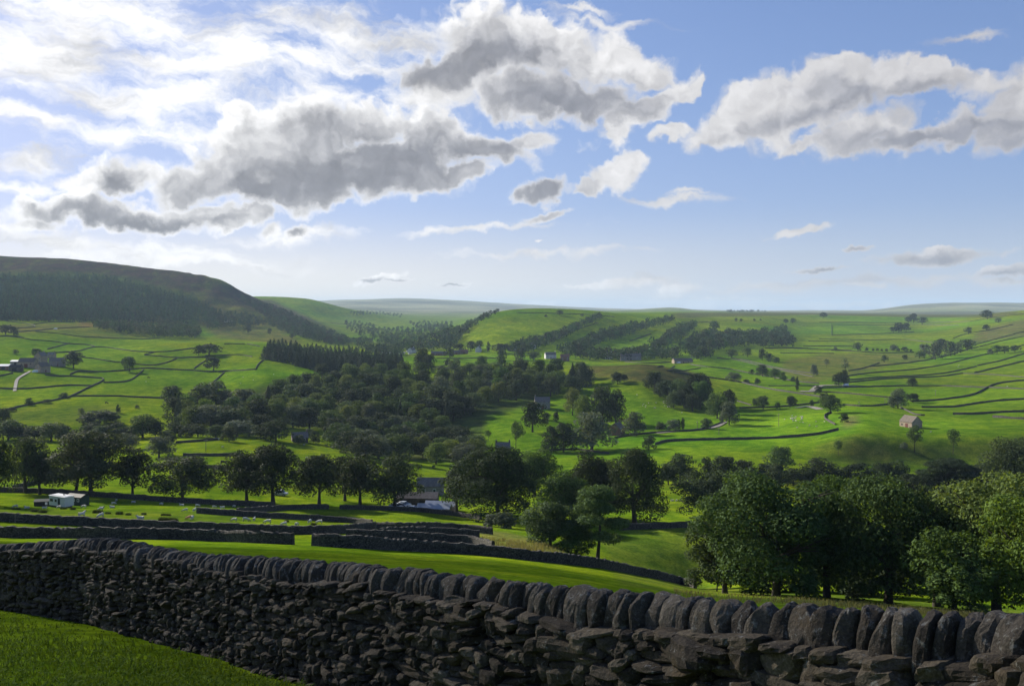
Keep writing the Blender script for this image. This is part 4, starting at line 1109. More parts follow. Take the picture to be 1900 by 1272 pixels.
# far woods that read as one mass: (outline of the tree feet, spacing, height m, width m, form, tint)
FAR_WOODS = [
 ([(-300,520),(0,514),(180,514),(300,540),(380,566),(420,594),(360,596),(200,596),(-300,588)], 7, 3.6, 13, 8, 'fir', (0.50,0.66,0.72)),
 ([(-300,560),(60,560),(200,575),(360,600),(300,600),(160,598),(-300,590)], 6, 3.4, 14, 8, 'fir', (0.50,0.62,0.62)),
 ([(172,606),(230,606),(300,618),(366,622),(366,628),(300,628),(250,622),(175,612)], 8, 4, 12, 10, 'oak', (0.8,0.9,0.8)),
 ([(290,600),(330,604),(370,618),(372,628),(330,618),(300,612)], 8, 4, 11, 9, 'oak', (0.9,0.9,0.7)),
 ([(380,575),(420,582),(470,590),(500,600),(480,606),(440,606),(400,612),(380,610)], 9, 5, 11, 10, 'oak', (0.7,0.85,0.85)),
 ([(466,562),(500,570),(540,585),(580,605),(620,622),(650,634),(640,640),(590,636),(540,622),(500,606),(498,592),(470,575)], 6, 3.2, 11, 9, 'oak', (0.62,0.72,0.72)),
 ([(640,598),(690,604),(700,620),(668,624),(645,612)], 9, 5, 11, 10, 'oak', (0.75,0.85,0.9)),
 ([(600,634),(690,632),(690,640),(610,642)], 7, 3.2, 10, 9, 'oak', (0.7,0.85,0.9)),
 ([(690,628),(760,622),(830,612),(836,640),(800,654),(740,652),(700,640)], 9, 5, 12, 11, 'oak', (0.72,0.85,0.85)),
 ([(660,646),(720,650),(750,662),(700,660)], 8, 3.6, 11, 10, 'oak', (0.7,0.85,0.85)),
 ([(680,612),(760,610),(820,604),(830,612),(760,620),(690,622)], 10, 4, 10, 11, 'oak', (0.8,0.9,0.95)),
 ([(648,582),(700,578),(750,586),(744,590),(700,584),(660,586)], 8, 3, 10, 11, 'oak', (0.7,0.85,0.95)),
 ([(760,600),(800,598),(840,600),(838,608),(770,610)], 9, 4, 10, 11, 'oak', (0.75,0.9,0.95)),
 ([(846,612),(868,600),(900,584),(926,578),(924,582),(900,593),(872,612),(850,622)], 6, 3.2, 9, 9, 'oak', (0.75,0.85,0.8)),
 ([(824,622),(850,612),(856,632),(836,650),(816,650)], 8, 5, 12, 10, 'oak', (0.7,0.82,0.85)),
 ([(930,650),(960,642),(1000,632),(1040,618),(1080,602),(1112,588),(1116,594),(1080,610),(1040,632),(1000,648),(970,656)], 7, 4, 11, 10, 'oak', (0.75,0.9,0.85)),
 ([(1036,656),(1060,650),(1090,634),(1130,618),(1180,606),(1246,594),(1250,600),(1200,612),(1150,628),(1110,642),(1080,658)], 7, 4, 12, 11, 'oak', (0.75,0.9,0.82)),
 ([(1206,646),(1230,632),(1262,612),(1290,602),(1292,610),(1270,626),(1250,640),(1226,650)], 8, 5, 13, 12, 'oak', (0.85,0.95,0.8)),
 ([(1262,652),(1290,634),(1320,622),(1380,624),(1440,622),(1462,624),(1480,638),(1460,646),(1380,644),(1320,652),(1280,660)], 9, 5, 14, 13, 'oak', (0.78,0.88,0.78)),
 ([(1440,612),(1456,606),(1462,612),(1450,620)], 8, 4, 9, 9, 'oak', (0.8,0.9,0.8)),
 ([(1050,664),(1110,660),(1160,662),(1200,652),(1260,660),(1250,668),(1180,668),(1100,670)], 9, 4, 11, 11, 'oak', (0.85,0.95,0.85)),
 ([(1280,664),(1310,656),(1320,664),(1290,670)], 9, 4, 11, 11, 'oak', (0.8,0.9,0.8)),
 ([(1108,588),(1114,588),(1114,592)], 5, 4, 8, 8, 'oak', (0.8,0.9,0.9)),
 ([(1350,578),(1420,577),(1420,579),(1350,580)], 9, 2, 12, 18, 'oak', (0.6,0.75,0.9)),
]
def build_far_woods():
    rng = np.random.default_rng(33)
    protos = {}
    for kind in ('oak', 'fir'):
        for v in range(6):
            n, s = (95, 0.105) if kind == 'oak' else (46, 0.14)
            protos[kind, v] = crown_mesh('sycamore' if kind == 'oak' and v % 2 else kind, n, s, np.random.default_rng(900 + v))
    for name, kinds, lab in (("conifer_forest", ('fir',), None), ("distant_woodland", ('oak',), None)):
        Vs, Fs, Cs, n = [], [], [], 0
        for poly, dx, dy, h, w, kind, tint in FAR_WOODS:
            if kind not in kinds: continue
            for x, b in scatter(poly, dx * 0.72, dy * 0.68, rng, 9000):
                p = hit(x, b, 1050)
                v, f = protos[kind, int(rng.integers(0, 6))]
                s = 0.75 + 0.5 * rng.random()
                q = rotz(v, rng.random() * 6.28) * np.array([w * s, w * s, h * s * 1.05]) + p - np.array([0, 0, 0.4])
                Vs.append(q); Fs.append(f + n); n += len(v)
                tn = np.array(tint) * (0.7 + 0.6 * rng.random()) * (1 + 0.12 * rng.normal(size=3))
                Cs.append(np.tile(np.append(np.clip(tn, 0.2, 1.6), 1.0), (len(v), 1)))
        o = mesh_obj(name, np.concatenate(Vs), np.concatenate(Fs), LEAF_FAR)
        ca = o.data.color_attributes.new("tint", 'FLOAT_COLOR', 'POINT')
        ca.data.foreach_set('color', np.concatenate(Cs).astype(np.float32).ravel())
        tag(o, kind='stuff')
        print(name, len(Vs))
build_trees()
build_far_woods()
print("trees", N_TREES)

# ------------------------------------------------------------------ the coped wall in front
def rock_grid(n):
    """a cube skin with n cells along each edge: verts on [-1,1], quads"""
    idx = {}; V = []; Q = []
    def vid(a, b, c):
        k = (a, b, c)
        if k not in idx: idx[k] = len(V); V.append([2 * a / n - 1, 2 * b / n - 1, 2 * c / n - 1])
        return idx[k]
    for ax in range(3):
        for side in (0, n):
            for i in range(n):
                for j in range(n):
                    c = []
                    for di, dj in ((0, 0), (1, 0), (1, 1), (0, 1)):
                        q = [0, 0, 0]; q[ax] = side; q[(ax + 1) % 3] = i + di; q[(ax + 2) % 3] = j + dj
                        c.append(vid(*q))
                    Q.append(c if side else c[::-1])
    return np.array(V, float), np.array(Q)
def rocks(R_, n, rng, power=4.0, cuts=8, lo=0.66, hi=0.98, rough=0.03):
    base, Q = rock_grid(n)
    p = base / (np.sum(np.abs(base) ** power, 1) ** (1 / power))[:, None]
    P = np.repeat(p[None], R_, 0)
    for k in range(cuts):
        nn = rng.normal(size=(R_, 3)); nn = unit(nn)
        sup = np.max(np.einsum('rvi,ri->rv', P, nn), 1)
        d = sup * (lo + (hi - lo) * rng.random(R_))
        ex = np.maximum(0, np.einsum('rvi,ri->rv', P, nn) - d[:, None])
        P = P - ex[..., None] * nn[:, None, :] * 0.93
    P = P + rough * rng.normal(size=P.shape)
    mx = np.max(np.abs(P), 1, keepdims=True)
    return P / mx, Q
def make_rock_mat(name, lo, mid, hi, lichen, scale):
    m, t, b = material(name, 0.88, 0.25)
    g = t.n('ShaderNodeNewGeometry'); oc = g.outputs['Position']
    r = t.math('FRACT', t.math('ADD', g.outputs['Random Per Island'], t.n('ShaderNodeObjectInfo').outputs['Random']))
    n1 = t.noise(oc, 9.0 * scale, 7.0, 0.7); n2 = t.noise(oc, 46.0 * scale, 5.0, 0.7); n3 = t.noise(oc, 3.3 * scale, 4.0, 0.6)
    f = t.math('ADD', t.math('MULTIPLY', r, 0.55), t.math('MULTIPLY', n1, 0.5))
    c = t.mix(t.step(f, 0.2, 0.62), lo, mid); c = t.mix(t.step(f, 0.6, 0.98), c, hi)
    c = t.mix(t.step(n2, 0.35, 0.75), t.mix(1.0, c, (0.6, 0.6, 0.6), 'MULTIPLY'), t.mix(1.0, c, (1.25, 1.22, 1.18), 'MULTIPLY'))
    rust = t.math('MULTIPLY', t.step(n3, 0.50, 0.72), 0.5)
    c = t.mix(rust, c, (0.115, 0.078, 0.036))
    li = t.n('ShaderNodeTexNoise'); t.put(li.inputs['Vector'], oc); li.inputs['Scale'].default_value = 15.0 * scale; li.inputs['Detail'].default_value = 6.0; li.inputs['Roughness'].default_value = 0.75
    c = t.mix(t.math('MULTIPLY', t.step(li.outputs['Fac'], 0.60 - lichen, 0.70 - lichen * 0.7), 0.6), c, (0.30, 0.30, 0.27))
    t.put(b.inputs['Base Color'], c)
    bump(t, b, t.math('ADD', t.math('MULTIPLY', n1, 1.0), t.math('MULTIPLY', n2, 0.35)), 1.0, 0.055 / scale)
    return m
M_RUBBLE = make_rock_mat("rubble_stone", (0.034, 0.027, 0.019), (0.105, 0.085, 0.058), (0.235, 0.195, 0.135), 0.035, 1.0)
M_COPE = make_rock_mat("coping_gritstone", (0.050, 0.041, 0.031), (0.105, 0.090, 0.070), (0.190, 0.164, 0.124), 0.065, 1.0)
# plan of the wall: bearing column, distance, row of its top, wall height
FRONT = [(2350, 3.1, 1150, 1.5), (2100, 3.8, 1146, 1.5), (1900, 4.6, 1142, 1.5), (1700, 5.05, 1134, 1.5), (1500, 5.7, 1122, 1.5), (1300, 6.55, 1110, 1.5), (1100, 7.5, 1092, 1.5), (950, 8.4, 1078, 1.5), (800, 9.5, 1060, 1.5),
         (640, 11.0, 1046, 1.52), (500, 12.6, 1035, 1.55), (400, 14.0, 1029, 1.57), (300, 15.7, 1016, 1.6), (215, 17.4, 1001, 1.68), (170, 18.6, 999, 1.66), (100, 19.6, 1004, 1.55), (0, 21.4, 1010, 1.5), (-150, 24.5, 1010, 1.5), (-300, 27.5, 1008, 1.5)]
def front_curve():
    P = np.array([[(c - 950) / F * y, y, (HZ - v) / F * y, h] for c, y, v, h in FRONT])
    return catmull(P[:, :4], 0.05)
FC = front_curve()
FS = np.concatenate([[0], np.cumsum(np.linalg.norm(np.diff(FC[:, :2], axis=0), axis=1))])
def front_at(s):
    p = np.stack([np.interp(s, FS, FC[:, k]) for k in range(4)], -1)
    e = 0.15
    tg = np.stack([np.interp(s + e, FS, FC[:, k]) - np.interp(s - e, FS, FC[:, k]) for k in range(2)], -1)
    tg /= np.linalg.norm(tg, axis=-1, keepdims=True) + 1e-9
    return p, tg, np.stack([-tg[..., 1], tg[..., 0]], -1) * -1   # point, along, towards the camera side
def build_front_wall():
    rng = np.random.default_rng(8)
    L = FS[-1]
    mid = L * 0.42
    p0, _, _ = front_at(np.array([mid]))
    root = empty("dry_stone_wall", (p0[0, 0], p0[0, 1], p0[0, 2] - p0[0, 3]))
    tag(root, "dark dry stone wall with upright coping stones sweeping across the whole foreground", "stone wall")
    org = np.array(root.location)
    # face stones, course upon course
    S, W_, T_ = [], [], []
    s_of_y = lambda y: float(np.interp(-y, -FC[:, 1][::-1], FS[::-1])) if False else float(FS[np.argmin(np.abs(FC[:, 1] - y))])
    # the builders' stones run smaller towards the far end; each stretch has its own courses
    for y0, y1, w0, h0 in ((2.2, 6.3, 0.128, 0.116), (6.3, 9.0, 0.112, 0.099), (9.0, 13.0, 0.102, 0.090), (13.0, 28.0, 0.098, 0.084)):
        sa, sb = s_of_y(y0), s_of_y(y1)
        for face in (1, -1):
            z = -0.18
            while z < 1.17:
                hgt = h0 * (1.22 - 0.35 * max(0, z)) * (0.75 + 0.5 * rng.random())
                s = sa - 0.25 * rng.random()
                while s < sb:
                    w = min(0.40, max(0.055, w0 * math.exp(0.44 * rng.normal()))) * (1.2 if z < 0.15 else 1.0)
                    if face < 0: w *= 1.9
                    if rng.random() < 0.17 and w > 0.11 and face > 0:      # two thin stones in place of one
                        for q in (0.27, 0.74): S.append((s + w / 2, z + hgt * q, face)); W_.append(w); T_.append(hgt * 0.5)
                    else:
                        big = 1.45 if rng.random() < 0.07 else 1.0
                        S.append((s + w / 2, z + hgt / 2, face)); W_.append(w * big); T_.append(hgt * (0.86 + 0.4 * rng.random()) * big)
                    s += w
                z += hgt * 0.93
    S = np.array(S); W_ = np.array(W_); T_ = np.array(T_); n = len(S)
    p, tg, nr = front_at(S[:, 0])
    keep = (p[:, 1] > 2.2)
    P, Q = rocks(n, 4, rng, 6.5, 10, 0.62, 0.99, 0.035)
    dep = np.clip(W_ * 0.8, 0.08, 0.16) + 0.05 * rng.random(n)
    hcap = (p[:, 3] - np.interp(p[:, 1], [5, 9], [0.33, 0.27])) / 1.14
    wave = 0.03 * np.sin(S[:, 0] * 2.3 + S[:, 1] * 5) + 0.03 * np.sin(S[:, 0] * 0.9)
    W_ = W_ * 1.04; T_ = T_ * 1.05
    batter = 0.34 - 0.10 * np.clip(S[:, 1] / 1.2, 0, 1)
    out = batter - dep * 0.78 + 0.022 * rng.normal(size=n)
    roll = 0.10 * rng.normal(size=n)
    loc = P * np.stack([W_ * 0.56, dep, T_ * 0.62], 1)[:, None, :]
    yaw = 0.16 * rng.normal(size=n)
    x = loc[..., 0] * np.cos(roll)[:, None] - loc[..., 2] * np.sin(roll)[:, None]
    zz = loc[..., 0] * np.sin(roll)[:, None] + loc[..., 2] * np.cos(roll)[:, None]
    x2 = x * np.cos(yaw)[:, None] - loc[..., 1] * np.sin(yaw)[:, None]
    y2 = x * np.sin(yaw)[:, None] + loc[..., 1] * np.cos(yaw)[:, None]
    fs = S[:, 2]
    cx = p[:, 0] + nr[:, 0] * out * fs; cy = p[:, 1] + nr[:, 1] * out * fs
    cz = p[:, 2] - p[:, 3] + S[:, 1] * hcap + wave * np.clip(S[:, 1] * 2, 0, 1)
    slope = np.gradient(FC[:, 2] - FC[:, 3], FS + np.arange(len(FS)) * 1e-9)
    sl = np.interp(S[:, 0], FS, slope)
    VX = cx[:, None] + tg[:, 0:1] * x2 + nr[:, 0:1] * y2
    VY = cy[:, None] + tg[:, 1:2] * x2 + nr[:, 1:2] * y2
    VZ = cz[:, None] + zz + sl[:, None] * x2
    V = np.stack([VX, VY, VZ], -1)[keep]
    k = V.shape[1]
    Fq = (Q[None] + (np.arange(len(V)) * k)[:, None, None]).reshape(-1, 4)
    mesh_obj("stone_courses", V.reshape(-1, 3) - org, Fq, M_RUBBLE, root)
    # hearting: the packed core seen only as dark gaps
    s = np.linspace(0.4, L - 0.4, 160); p, tg, nr = front_at(s)
    keep2 = p[:, 1] > 2.0; p, tg, nr, s = p[keep2], tg[keep2], nr[keep2], s[keep2]
    rows = []
    for off, hz in ((0.24, -0.3), (0.15, 1.0), (-0.15, 1.0), (-0.24, -0.3)):
        rows.append(np.stack([p[:, 0] + nr[:, 0] * off, p[:, 1] + nr[:, 1] * off, p[:, 2] - p[:, 3] + np.where(hz > 0, p[:, 3] - 0.34, -0.3)], 1))
    Vc = np.stack(rows, 1).reshape(-1, 3); i = np.arange(len(s) - 1)[:, None] * 4; j = np.arange(3)[None]
    f = np.stack([i + j, i + 4 + j, i + 5 + j, i + 1 + j], -1).reshape(-1, 4)
    e = (len(s) - 1) * 4
    mesh_obj("hearting", Vc - org, np.concatenate([f, [[0, 1, 2, 3], [e + 3, e + 2, e + 1, e]]]), M_RUBBLE, root)
    # coping stones on edge
    s = 0.2; cop = []
    while s < L - 0.2:
        pp, _, _ = front_at(np.array([s]))
        big = np.interp(pp[0, 1], [4, 6, 9, 16, 24], [0.70, 0.74, 0.77, 0.84, 0.9])
        w = (0.12 + 0.12 * rng.random()) * big * float(np.interp(pp[0, 1], [5, 8, 11], [1.12, 1.08, 1.0])) * (1.25 if rng.random() < 0.12 else 1)
        cop.append((s + w / 2, w, (0.40 + 0.14 * rng.random()) * big * (1.13 if rng.random() < 0.1 else 1))); s += w * 0.97
    cop = [c for c in cop if front_at(np.array([c[0]]))[0][0, 1] > 2.6]
    n = len(cop)
    P, Q = rocks(n, 7, rng, 4.6, 11, 0.70, 0.99, 0.012)
    P = P + 0.05 * np.stack([fbm(P[..., 1] * 1.3 + np.arange(n)[:, None] * 7, P[..., 2] * 1.3, 3 + a, 2) for a in range(3)], -1) * 2
    cs = np.array(cop)
    p, tg, nr = front_at(cs[:, 0])
    lean = np.interp(p[:, 1], [4, 9, 12, 14.5, 19, 28], [-0.02, 0.0, 0.14, 0.50, 0.25, 0.2]) + 0.085 * rng.normal(size=n)
    vis = np.argsort(np.where(p[:, 0] / p[:, 1] < 0.62, p[:, 1], 999))
    rest_v, rest_f, nr_ = [], [], 0
    for q, a in enumerate(vis):
        w, h = cs[a, 1], cs[a, 2]
        top = P[a].copy()
        tz = np.clip((top[:, 2] + 0.1), 0, 1)
        top[:, 0] *= 1 - 0.22 * tz * rng.random(); top[:, 1] *= 1 - 0.35 * tz ** 2
        l = top * np.array([w * 0.58, float(np.interp(p[a, 1], [5, 10, 14], [0.125, 0.15, 0.19])) + 0.04 * rng.random(), h * 0.55])
        c, sn = math.cos(lean[a]), math.sin(lean[a])
        x = l[:, 0] * c + l[:, 2] * sn; z = -l[:, 0] * sn + l[:, 2] * c
        t2 = 0.11 * rng.normal()
        y = l[:, 1] * math.cos(t2) + x * math.sin(t2); x = x * math.cos(t2) - l[:, 1] * math.sin(t2)
        ctr = np.array([p[a, 0], p[a, 1], p[a, 2] - h * 0.52])
        off = 0.03 * rng.normal()
        v = np.stack([tg[a, 0] * x + nr[a, 0] * (y + off), tg[a, 1] * x + nr[a, 1] * (y + off), z], 1)
        if q < 100:
            o = mesh_obj("coping_stone", v, Q, M_COPE, root, loc=tuple(ctr - org))
        else:
            rest_v.append(v + ctr - org); rest_f.append(Q + nr_); nr_ += len(v)
    if rest_v:
        o = mesh_obj("coping", np.concatenate(rest_v), np.concatenate(rest_f), M_COPE, root); o['kind'] = "stuff"
    print("coping", n, "stones", len(S))
build_front_wall()

# ------------------------------------------------------------------ grass
def grass_mat(name, a, b_, tr=0.25):
    m, t, b = material(name, 0.8, 0.04)
    g = t.n('ShaderNodeNewGeometry')
    n = t.noise(g.outputs['Position'], 0.8, 4.0, 0.6)
    f = t.math('ADD', t.math('MULTIPLY', g.outputs['Random Per Island'], 0.6), t.math('MULTIPLY', n, 0.4))
    c = t.mix(f, a, b_)
    t.put(b.inputs['Base Color'], c)
    s = t.n('ShaderNodeBsdfTranslucent'); t.put(s.inputs[0], t.mix(1.0, c, (1.4, 1.3, 0.6), 'MULTIPLY'))
    mx = t.n('ShaderNodeMixShader'); mx.inputs[0].default_value = tr
    t.t.links.new(b.outputs[0], mx.inputs[1]); t.t.links.new(s.outputs[0], mx.inputs[2])
    t.t.links.new(mx.outputs[0], m.node_tree.nodes['Material Output'].inputs[0])
    return m
M_GRASS = grass_mat("grass_blades", (0.062, 0.110, 0.009), (0.140, 0.205, 0.024))
M_STRAW = grass_mat("dry_grass_blades", (0.100, 0.105, 0.032), (0.240, 0.215, 0.095))
M_MOSS = grass_mat("yellow_grass_blades", (0.085, 0.090, 0.008), (0.190, 0.170, 0.016))
def blades(name, X, Y, length, width, mat, rng, lean=0.6, kind='stuff'):
    n = len(X)
    Z = height(X, Y)
    ph = rng.random(n) * 2 * math.pi
    az = rng.random(n) * 2 * math.pi
    ln = length * (0.5 + 0.9 * rng.random(n)); k = lean * (0.3 + rng.random(n))
    d = np.stack([np.cos(ph), np.sin(ph)], 1); sd_ = np.stack([np.cos(az), np.sin(az)], 1) * (width * (0.7 + 0.6 * rng.random(n)))[:, None]
    b = np.stack([X, Y, Z - 0.02], 1)
    m = b + np.stack([d[:, 0] * ln * k * 0.3, d[:, 1] * ln * k * 0.3, ln * 0.6], 1)
    tp = b + np.stack([d[:, 0] * ln * k, d[:, 1] * ln * k, ln * (1.0 - 0.3 * k)], 1)
    s3 = np.concatenate([sd_, np.zeros((n, 1))], 1)
    V = np.stack([b - s3, b + s3, m + s3 * 0.75, m - s3 * 0.75, tp], 1).reshape(-1, 3)
    i = np.arange(n)[:, None] * 5
    o = mesh_obj(name, V, [np.concatenate([i, i + 1, i + 2, i + 3], 1), np.concatenate([i + 3, i + 2, i + 4], 1)], mat)
    tag(o, kind=kind)
    return o
def side_of_wall(X, Y):
    """positive on the camera's side of the front wall"""
    k = np.argmin((X[:, None] - FC[None, ::8, 0]) ** 2 + (Y[:, None] - FC[None, ::8, 1]) ** 2, 1)
    c = FC[::8][k]
    s = FS[::8][k]
    _, _, nr = front_at(s)
    return (X - c[:, 0]) * nr[:, 0] + (Y - c[:, 1]) * nr[:, 1]
def build_grass():
    rng = np.random.default_rng(17)
    n = 430000
    X = rng.uniform(-22, 1.5, n); Y = rng.uniform(6.5, 27, n)
    c = 950 + F * X / Y; v = HZ - F * height(X, Y) / Y
    sd_ = side_of_wall(X, Y)
    ok = (sd_ > 0.30) & (v < 1440) & (c > -420) & (c < 900)
    dens = np.clip(0.65 + 1.3 * fbm(X / 0.9, Y / 0.9, 5, 3), 0.25, 1)
    ok &= rng.random(n) < dens * np.clip(14 / Y, 0, 1)
    X, Y = X[ok], Y[ok]
    tall = np.clip(0.040 + 0.10 * fbm(X / 1.1, Y / 1.1, 6, 3), 0.022, 0.13) + np.clip(0.10 + 0.30 * fbm(X / 0.7, Y / 0.7, 66, 3), 0, 0.3) * np.exp(-((side_of_wall(X, Y) - 0.38) / 0.22) ** 2)
    blades("grass_verge", X, Y, tall, 0.0065, M_GRASS, rng, 0.9)
    k = rng.random(len(X)) < 0.03 * np.clip(1 + 3 * fbm(X / 0.8, Y / 0.8, 41, 2), 0, 3)
    blades('dead_stems', X[k], Y[k], tall[k] * 1.2 + 0.02, 0.005, M_STRAW, rng, 0.8)
    # field behind the wall
    n = 260000
    t = rng.uniform(-0.62, 0.66, n); Y = 9 + 75 * rng.random(n) ** 1.5; X = t * Y
    v = HZ - F * height(X, Y) / Y
    ok = (side_of_wall(X, Y) < -0.5)
    X, Y = X[ok], Y[ok]
    ok = rng.random(len(X)) < np.clip(0.5 + 1.6 * fbm(X / 3.0, Y / 3.0, 8, 3), 0.1, 1)
    X, Y = X[ok], Y[ok]
    blades("field_grass", X, Y, np.clip(0.09 + 0.16 * fbm(X / 2.6, Y / 2.6, 9, 3), 0.05, 0.26), 0.008 + 0.00022 * Y, M_GRASS, rng, 1.0)
    # dry seeding grass along the brow and the rushy bank
    XX, YY, LL = [], [], []
    for (c0, c1, y0, y1, cnt, ln) in ((1250, 1960, 52, 96, 9000, 0.38), (1480, 1960, 28, 60, 5000, 0.30), (890, 1050, 118, 158, 5000, 0.55), (940, 1010, 132, 150, 2500, 0.9)):
        t = (rng.uniform(c0, c1, cnt) - 950) / F; y = rng.uniform(y0, y1, cnt)
        k = rng.random(cnt) < np.clip(0.35 + 2.2 * fbm(t * y / 3, y / 3, 14, 3), 0, 1)
        XX.append((t * y)[k]); YY.append(y[k]); LL.append(np.full(k.sum(), ln))
    X = np.concatenate(XX); Y = np.concatenate(YY)
    blades("dry_grass", X, Y, np.concatenate(LL), 0.010 + 0.00018 * Y, M_STRAW, rng, 0.6)
    # yellowing tufts at the foot of the wall
    X, Y = [], []
    for c, v, k, r in ((18, 1130, 900, 0.35), (110, 1142, 900, 0.3), (60, 1133, 500, 0.5), (300, 1180, 800, 0.2), (316, 1172, 500, 0.16), (60, 1236, 500, 0.5), (120, 1222, 400, 0.4)):
        g = hit(c, v)
        X.append(g[0] + r * rng.normal(size=k)); Y.append(g[1] + r * 0.5 * rng.normal(size=k))
    X = np.concatenate(X); Y = np.concatenate(Y); ok = side_of_wall(X, Y) > 0.28
    blades("yellow_tufts", X[ok], Y[ok], np.full(ok.sum(), 0.17), 0.008, M_MOSS, rng, 0.9)
build_grass()

# ------------------------------------------------------------------ materials of built things
def flat(name, c, rough=0.7, spec=0.3, var=0.25, scale=2.0):
    m, t, b = material(name, rough, spec)
    n = t.noise(t.n('ShaderNodeTexCoord').outputs['Object'], scale, 5.0, 0.65)
    lo = tuple(q * (1 - var) for q in c); hi = tuple(min(1, q * (1 + var)) for q in c)
    t.put(b.inputs['Base Color'], t.mix(t.step(n, 0.3, 0.7), lo, hi))
    return m
def masonry(name, lo, hi):
    m, t, b = material(name, 0.9, 0.2)
    p = t.n('ShaderNodeTexCoord').outputs['Object']
    br = t.n('ShaderNodeTexBrick'); t.put(br.inputs['Vector'], t.map(p, rot=(R(90), 0, R(45))))
    for k, v in (('Scale', 1.0), ('Brick Width', 0.5), ('Row Height', 0.22), ('Mortar Size', 0.02)): br.inputs[k].default_value = v
    br.inputs['Color1'].default_value = lo + (1,); br.inputs['Color2'].default_value = hi + (1,); br.inputs['Mortar'].default_value = tuple(q * 0.6 for q in lo) + (1,)
    n = t.noise(p, 1.4, 5.0, 0.7)
    t.put(b.inputs['Base Color'], t.mix(1.0, br.outputs[0], t.mix(n, (0.55, 0.55, 0.55), (1.4, 1.35, 1.3)), 'MULTIPLY'))
    return m
def slates(name, c):
    m, t, b = material(name, 0.75, 0.3)
    p = t.n('ShaderNodeTexCoord').outputs['Object']
    br = t.n('ShaderNodeTexBrick'); t.put(br.inputs['Vector'], p)
    for k, v in (('Scale', 1.0), ('Brick Width', 0.45), ('Row Height', 0.3), ('Mortar Size', 0.015)): br.inputs[k].default_value = v
    br.inputs['Color1'].default_value = tuple(q * 0.8 for q in c) + (1,); br.inputs['Color2'].default_value = tuple(q * 1.2 for q in c) + (1,); br.inputs['Mortar'].default_value = tuple(q * 0.4 for q in c) + (1,)
    n = t.noise(p, 0.9, 5.0, 0.7)
    t.put(b.inputs['Base Color'], t.mix(1.0, br.outputs[0], t.mix(n, (0.6, 0.6, 0.6), (1.4, 1.4, 1.4)), 'MULTIPLY'))
    return m
M = {
 'stone': masonry("sandstone_masonry", (0.27, 0.215, 0.16), (0.44, 0.36, 0.27)),
 'grey': masonry("grey_masonry", (0.22, 0.20, 0.18), (0.36, 0.33, 0.30)),
 'dark': masonry("dark_masonry", (0.085, 0.075, 0.065), (0.16, 0.14, 0.12)),
 'brick': masonry("red_brick_masonry", (0.20, 0.10, 0.07), (0.30, 0.17, 0.12)),
 'white': flat("white_render", (0.55, 0.54, 0.52), 0.8, 0.2, 0.06),
 'slate': slates("slate_roof", (0.165, 0.142, 0.125)),
 'brown': slates("stone_slate_roof", (0.150, 0.122, 0.092)),
 'pale': flat("pale_sheet_roof", (0.34, 0.38, 0.46), 0.45, 0.5, 0.1, 0.5),
 'red': slates("red_tile_roof", (0.23, 0.10, 0.065)),
 'hole_shade': flat("opening_shade", (0.012, 0.012, 0.014), 0.5, 0.4),  # near-black panel colour: painted shade of an open doorway
 'glass': flat("window_glass", (0.03, 0.035, 0.04), 0.08, 0.8),
 'door': flat("red_brown_door", (0.13, 0.040, 0.028), 0.6, 0.3),
 'trim': flat("white_paint", (0.75, 0.75, 0.73), 0.5, 0.4, 0.05),
 'cream': flat("cream_panel", (0.52, 0.53, 0.51), 0.4, 0.5, 0.05),
 'green': flat("dark_green_boards", (0.020, 0.040, 0.032), 0.6, 0.3),
 'black': flat("black_boards", (0.014, 0.014, 0.014), 0.7, 0.3),
 'wood': flat("weathered_wood", (0.16, 0.14, 0.115), 0.85, 0.2, 0.3, 6),
 'rubber': flat("tyre_rubber", (0.015, 0.015, 0.016), 0.8, 0.2),
 'metal': flat("galvanised_metal", (0.45, 0.46, 0.47), 0.35, 0.6, 0.1),
 'lamp': flat("lamp_glass", (0.6, 0.6, 0.58), 0.1, 0.8, 0.02),
}
def part(name, g, mat, parent, label=None, smooth=False):
    o = g.build(name, M[mat] if isinstance(mat, str) else mat, parent, smooth)
    if label: o['label'] = label
    return o
def house(name, cat, label, x, base, L, W, h0, h1, rz, wall, roof, wins=(), door=None, chimneys=(), Y=None, near=None, group=None, door_mat='door'):
    """wins: (side, offset along the side, sill height, width, height); sides -1/1 are the long walls, -2/2 the gables"""
    p = at(x, Y) if Y else hit(x, base, near)
    root = empty(name, tuple(p), R(rz))
    tag(root, label, cat, group)
    g = Geo(); g.house((0, 0, 0), L, W, h0, h1); part("wall", g, wall, root)
    g = Geo(); g.gable((0, 0, 0.004), L, W, h0, h1, 0.22); ro = part("roof", g, roof, root)
    for cx in chimneys:
        g = Geo(); g.box((cx * L / 2 * 0.93, 0, h1 + 0.45), (0.75, 0.55, 1.5)); g.box((cx * L / 2 * 0.93, 0, h1 + 1.3), (0.32, 0.32, 0.36)); part("chimney", g, wall, ro)
    def placed(side, off, z, w, h, d, g):
        if abs(side) == 1: g.box((off, side * (W / 2 + 0.02), z + h / 2), (w, d, h))
        else: g.box((side / 2 * (L / 2 + 0.02), off, z + h / 2), (d, w, h))
    for side, off, z, w, h in wins:
        g = Geo(); placed(side, off, z - 0.08, w + 0.22, h + 0.22, 0.10, g); wn = part("window", g, 'trim' if wall != 'stone' or len(wins) > 2 else wall, root)
        g = Geo(); placed(side, off, z, w, h, 0.16, g); part("pane", g, 'glass', wn)
    if door:
        side, off, w, h = door
        g = Geo(); placed(side, off, 0.0, w, h, 0.14, g); dr = part("door", g, door_mat, root)  # for open doorways this is a dark panel standing for the shade inside
        g = Geo(); placed(side, off, h + 0.003, w + 0.5, 0.24, 0.18, g); part("lintel", g, wall, dr)
    return root
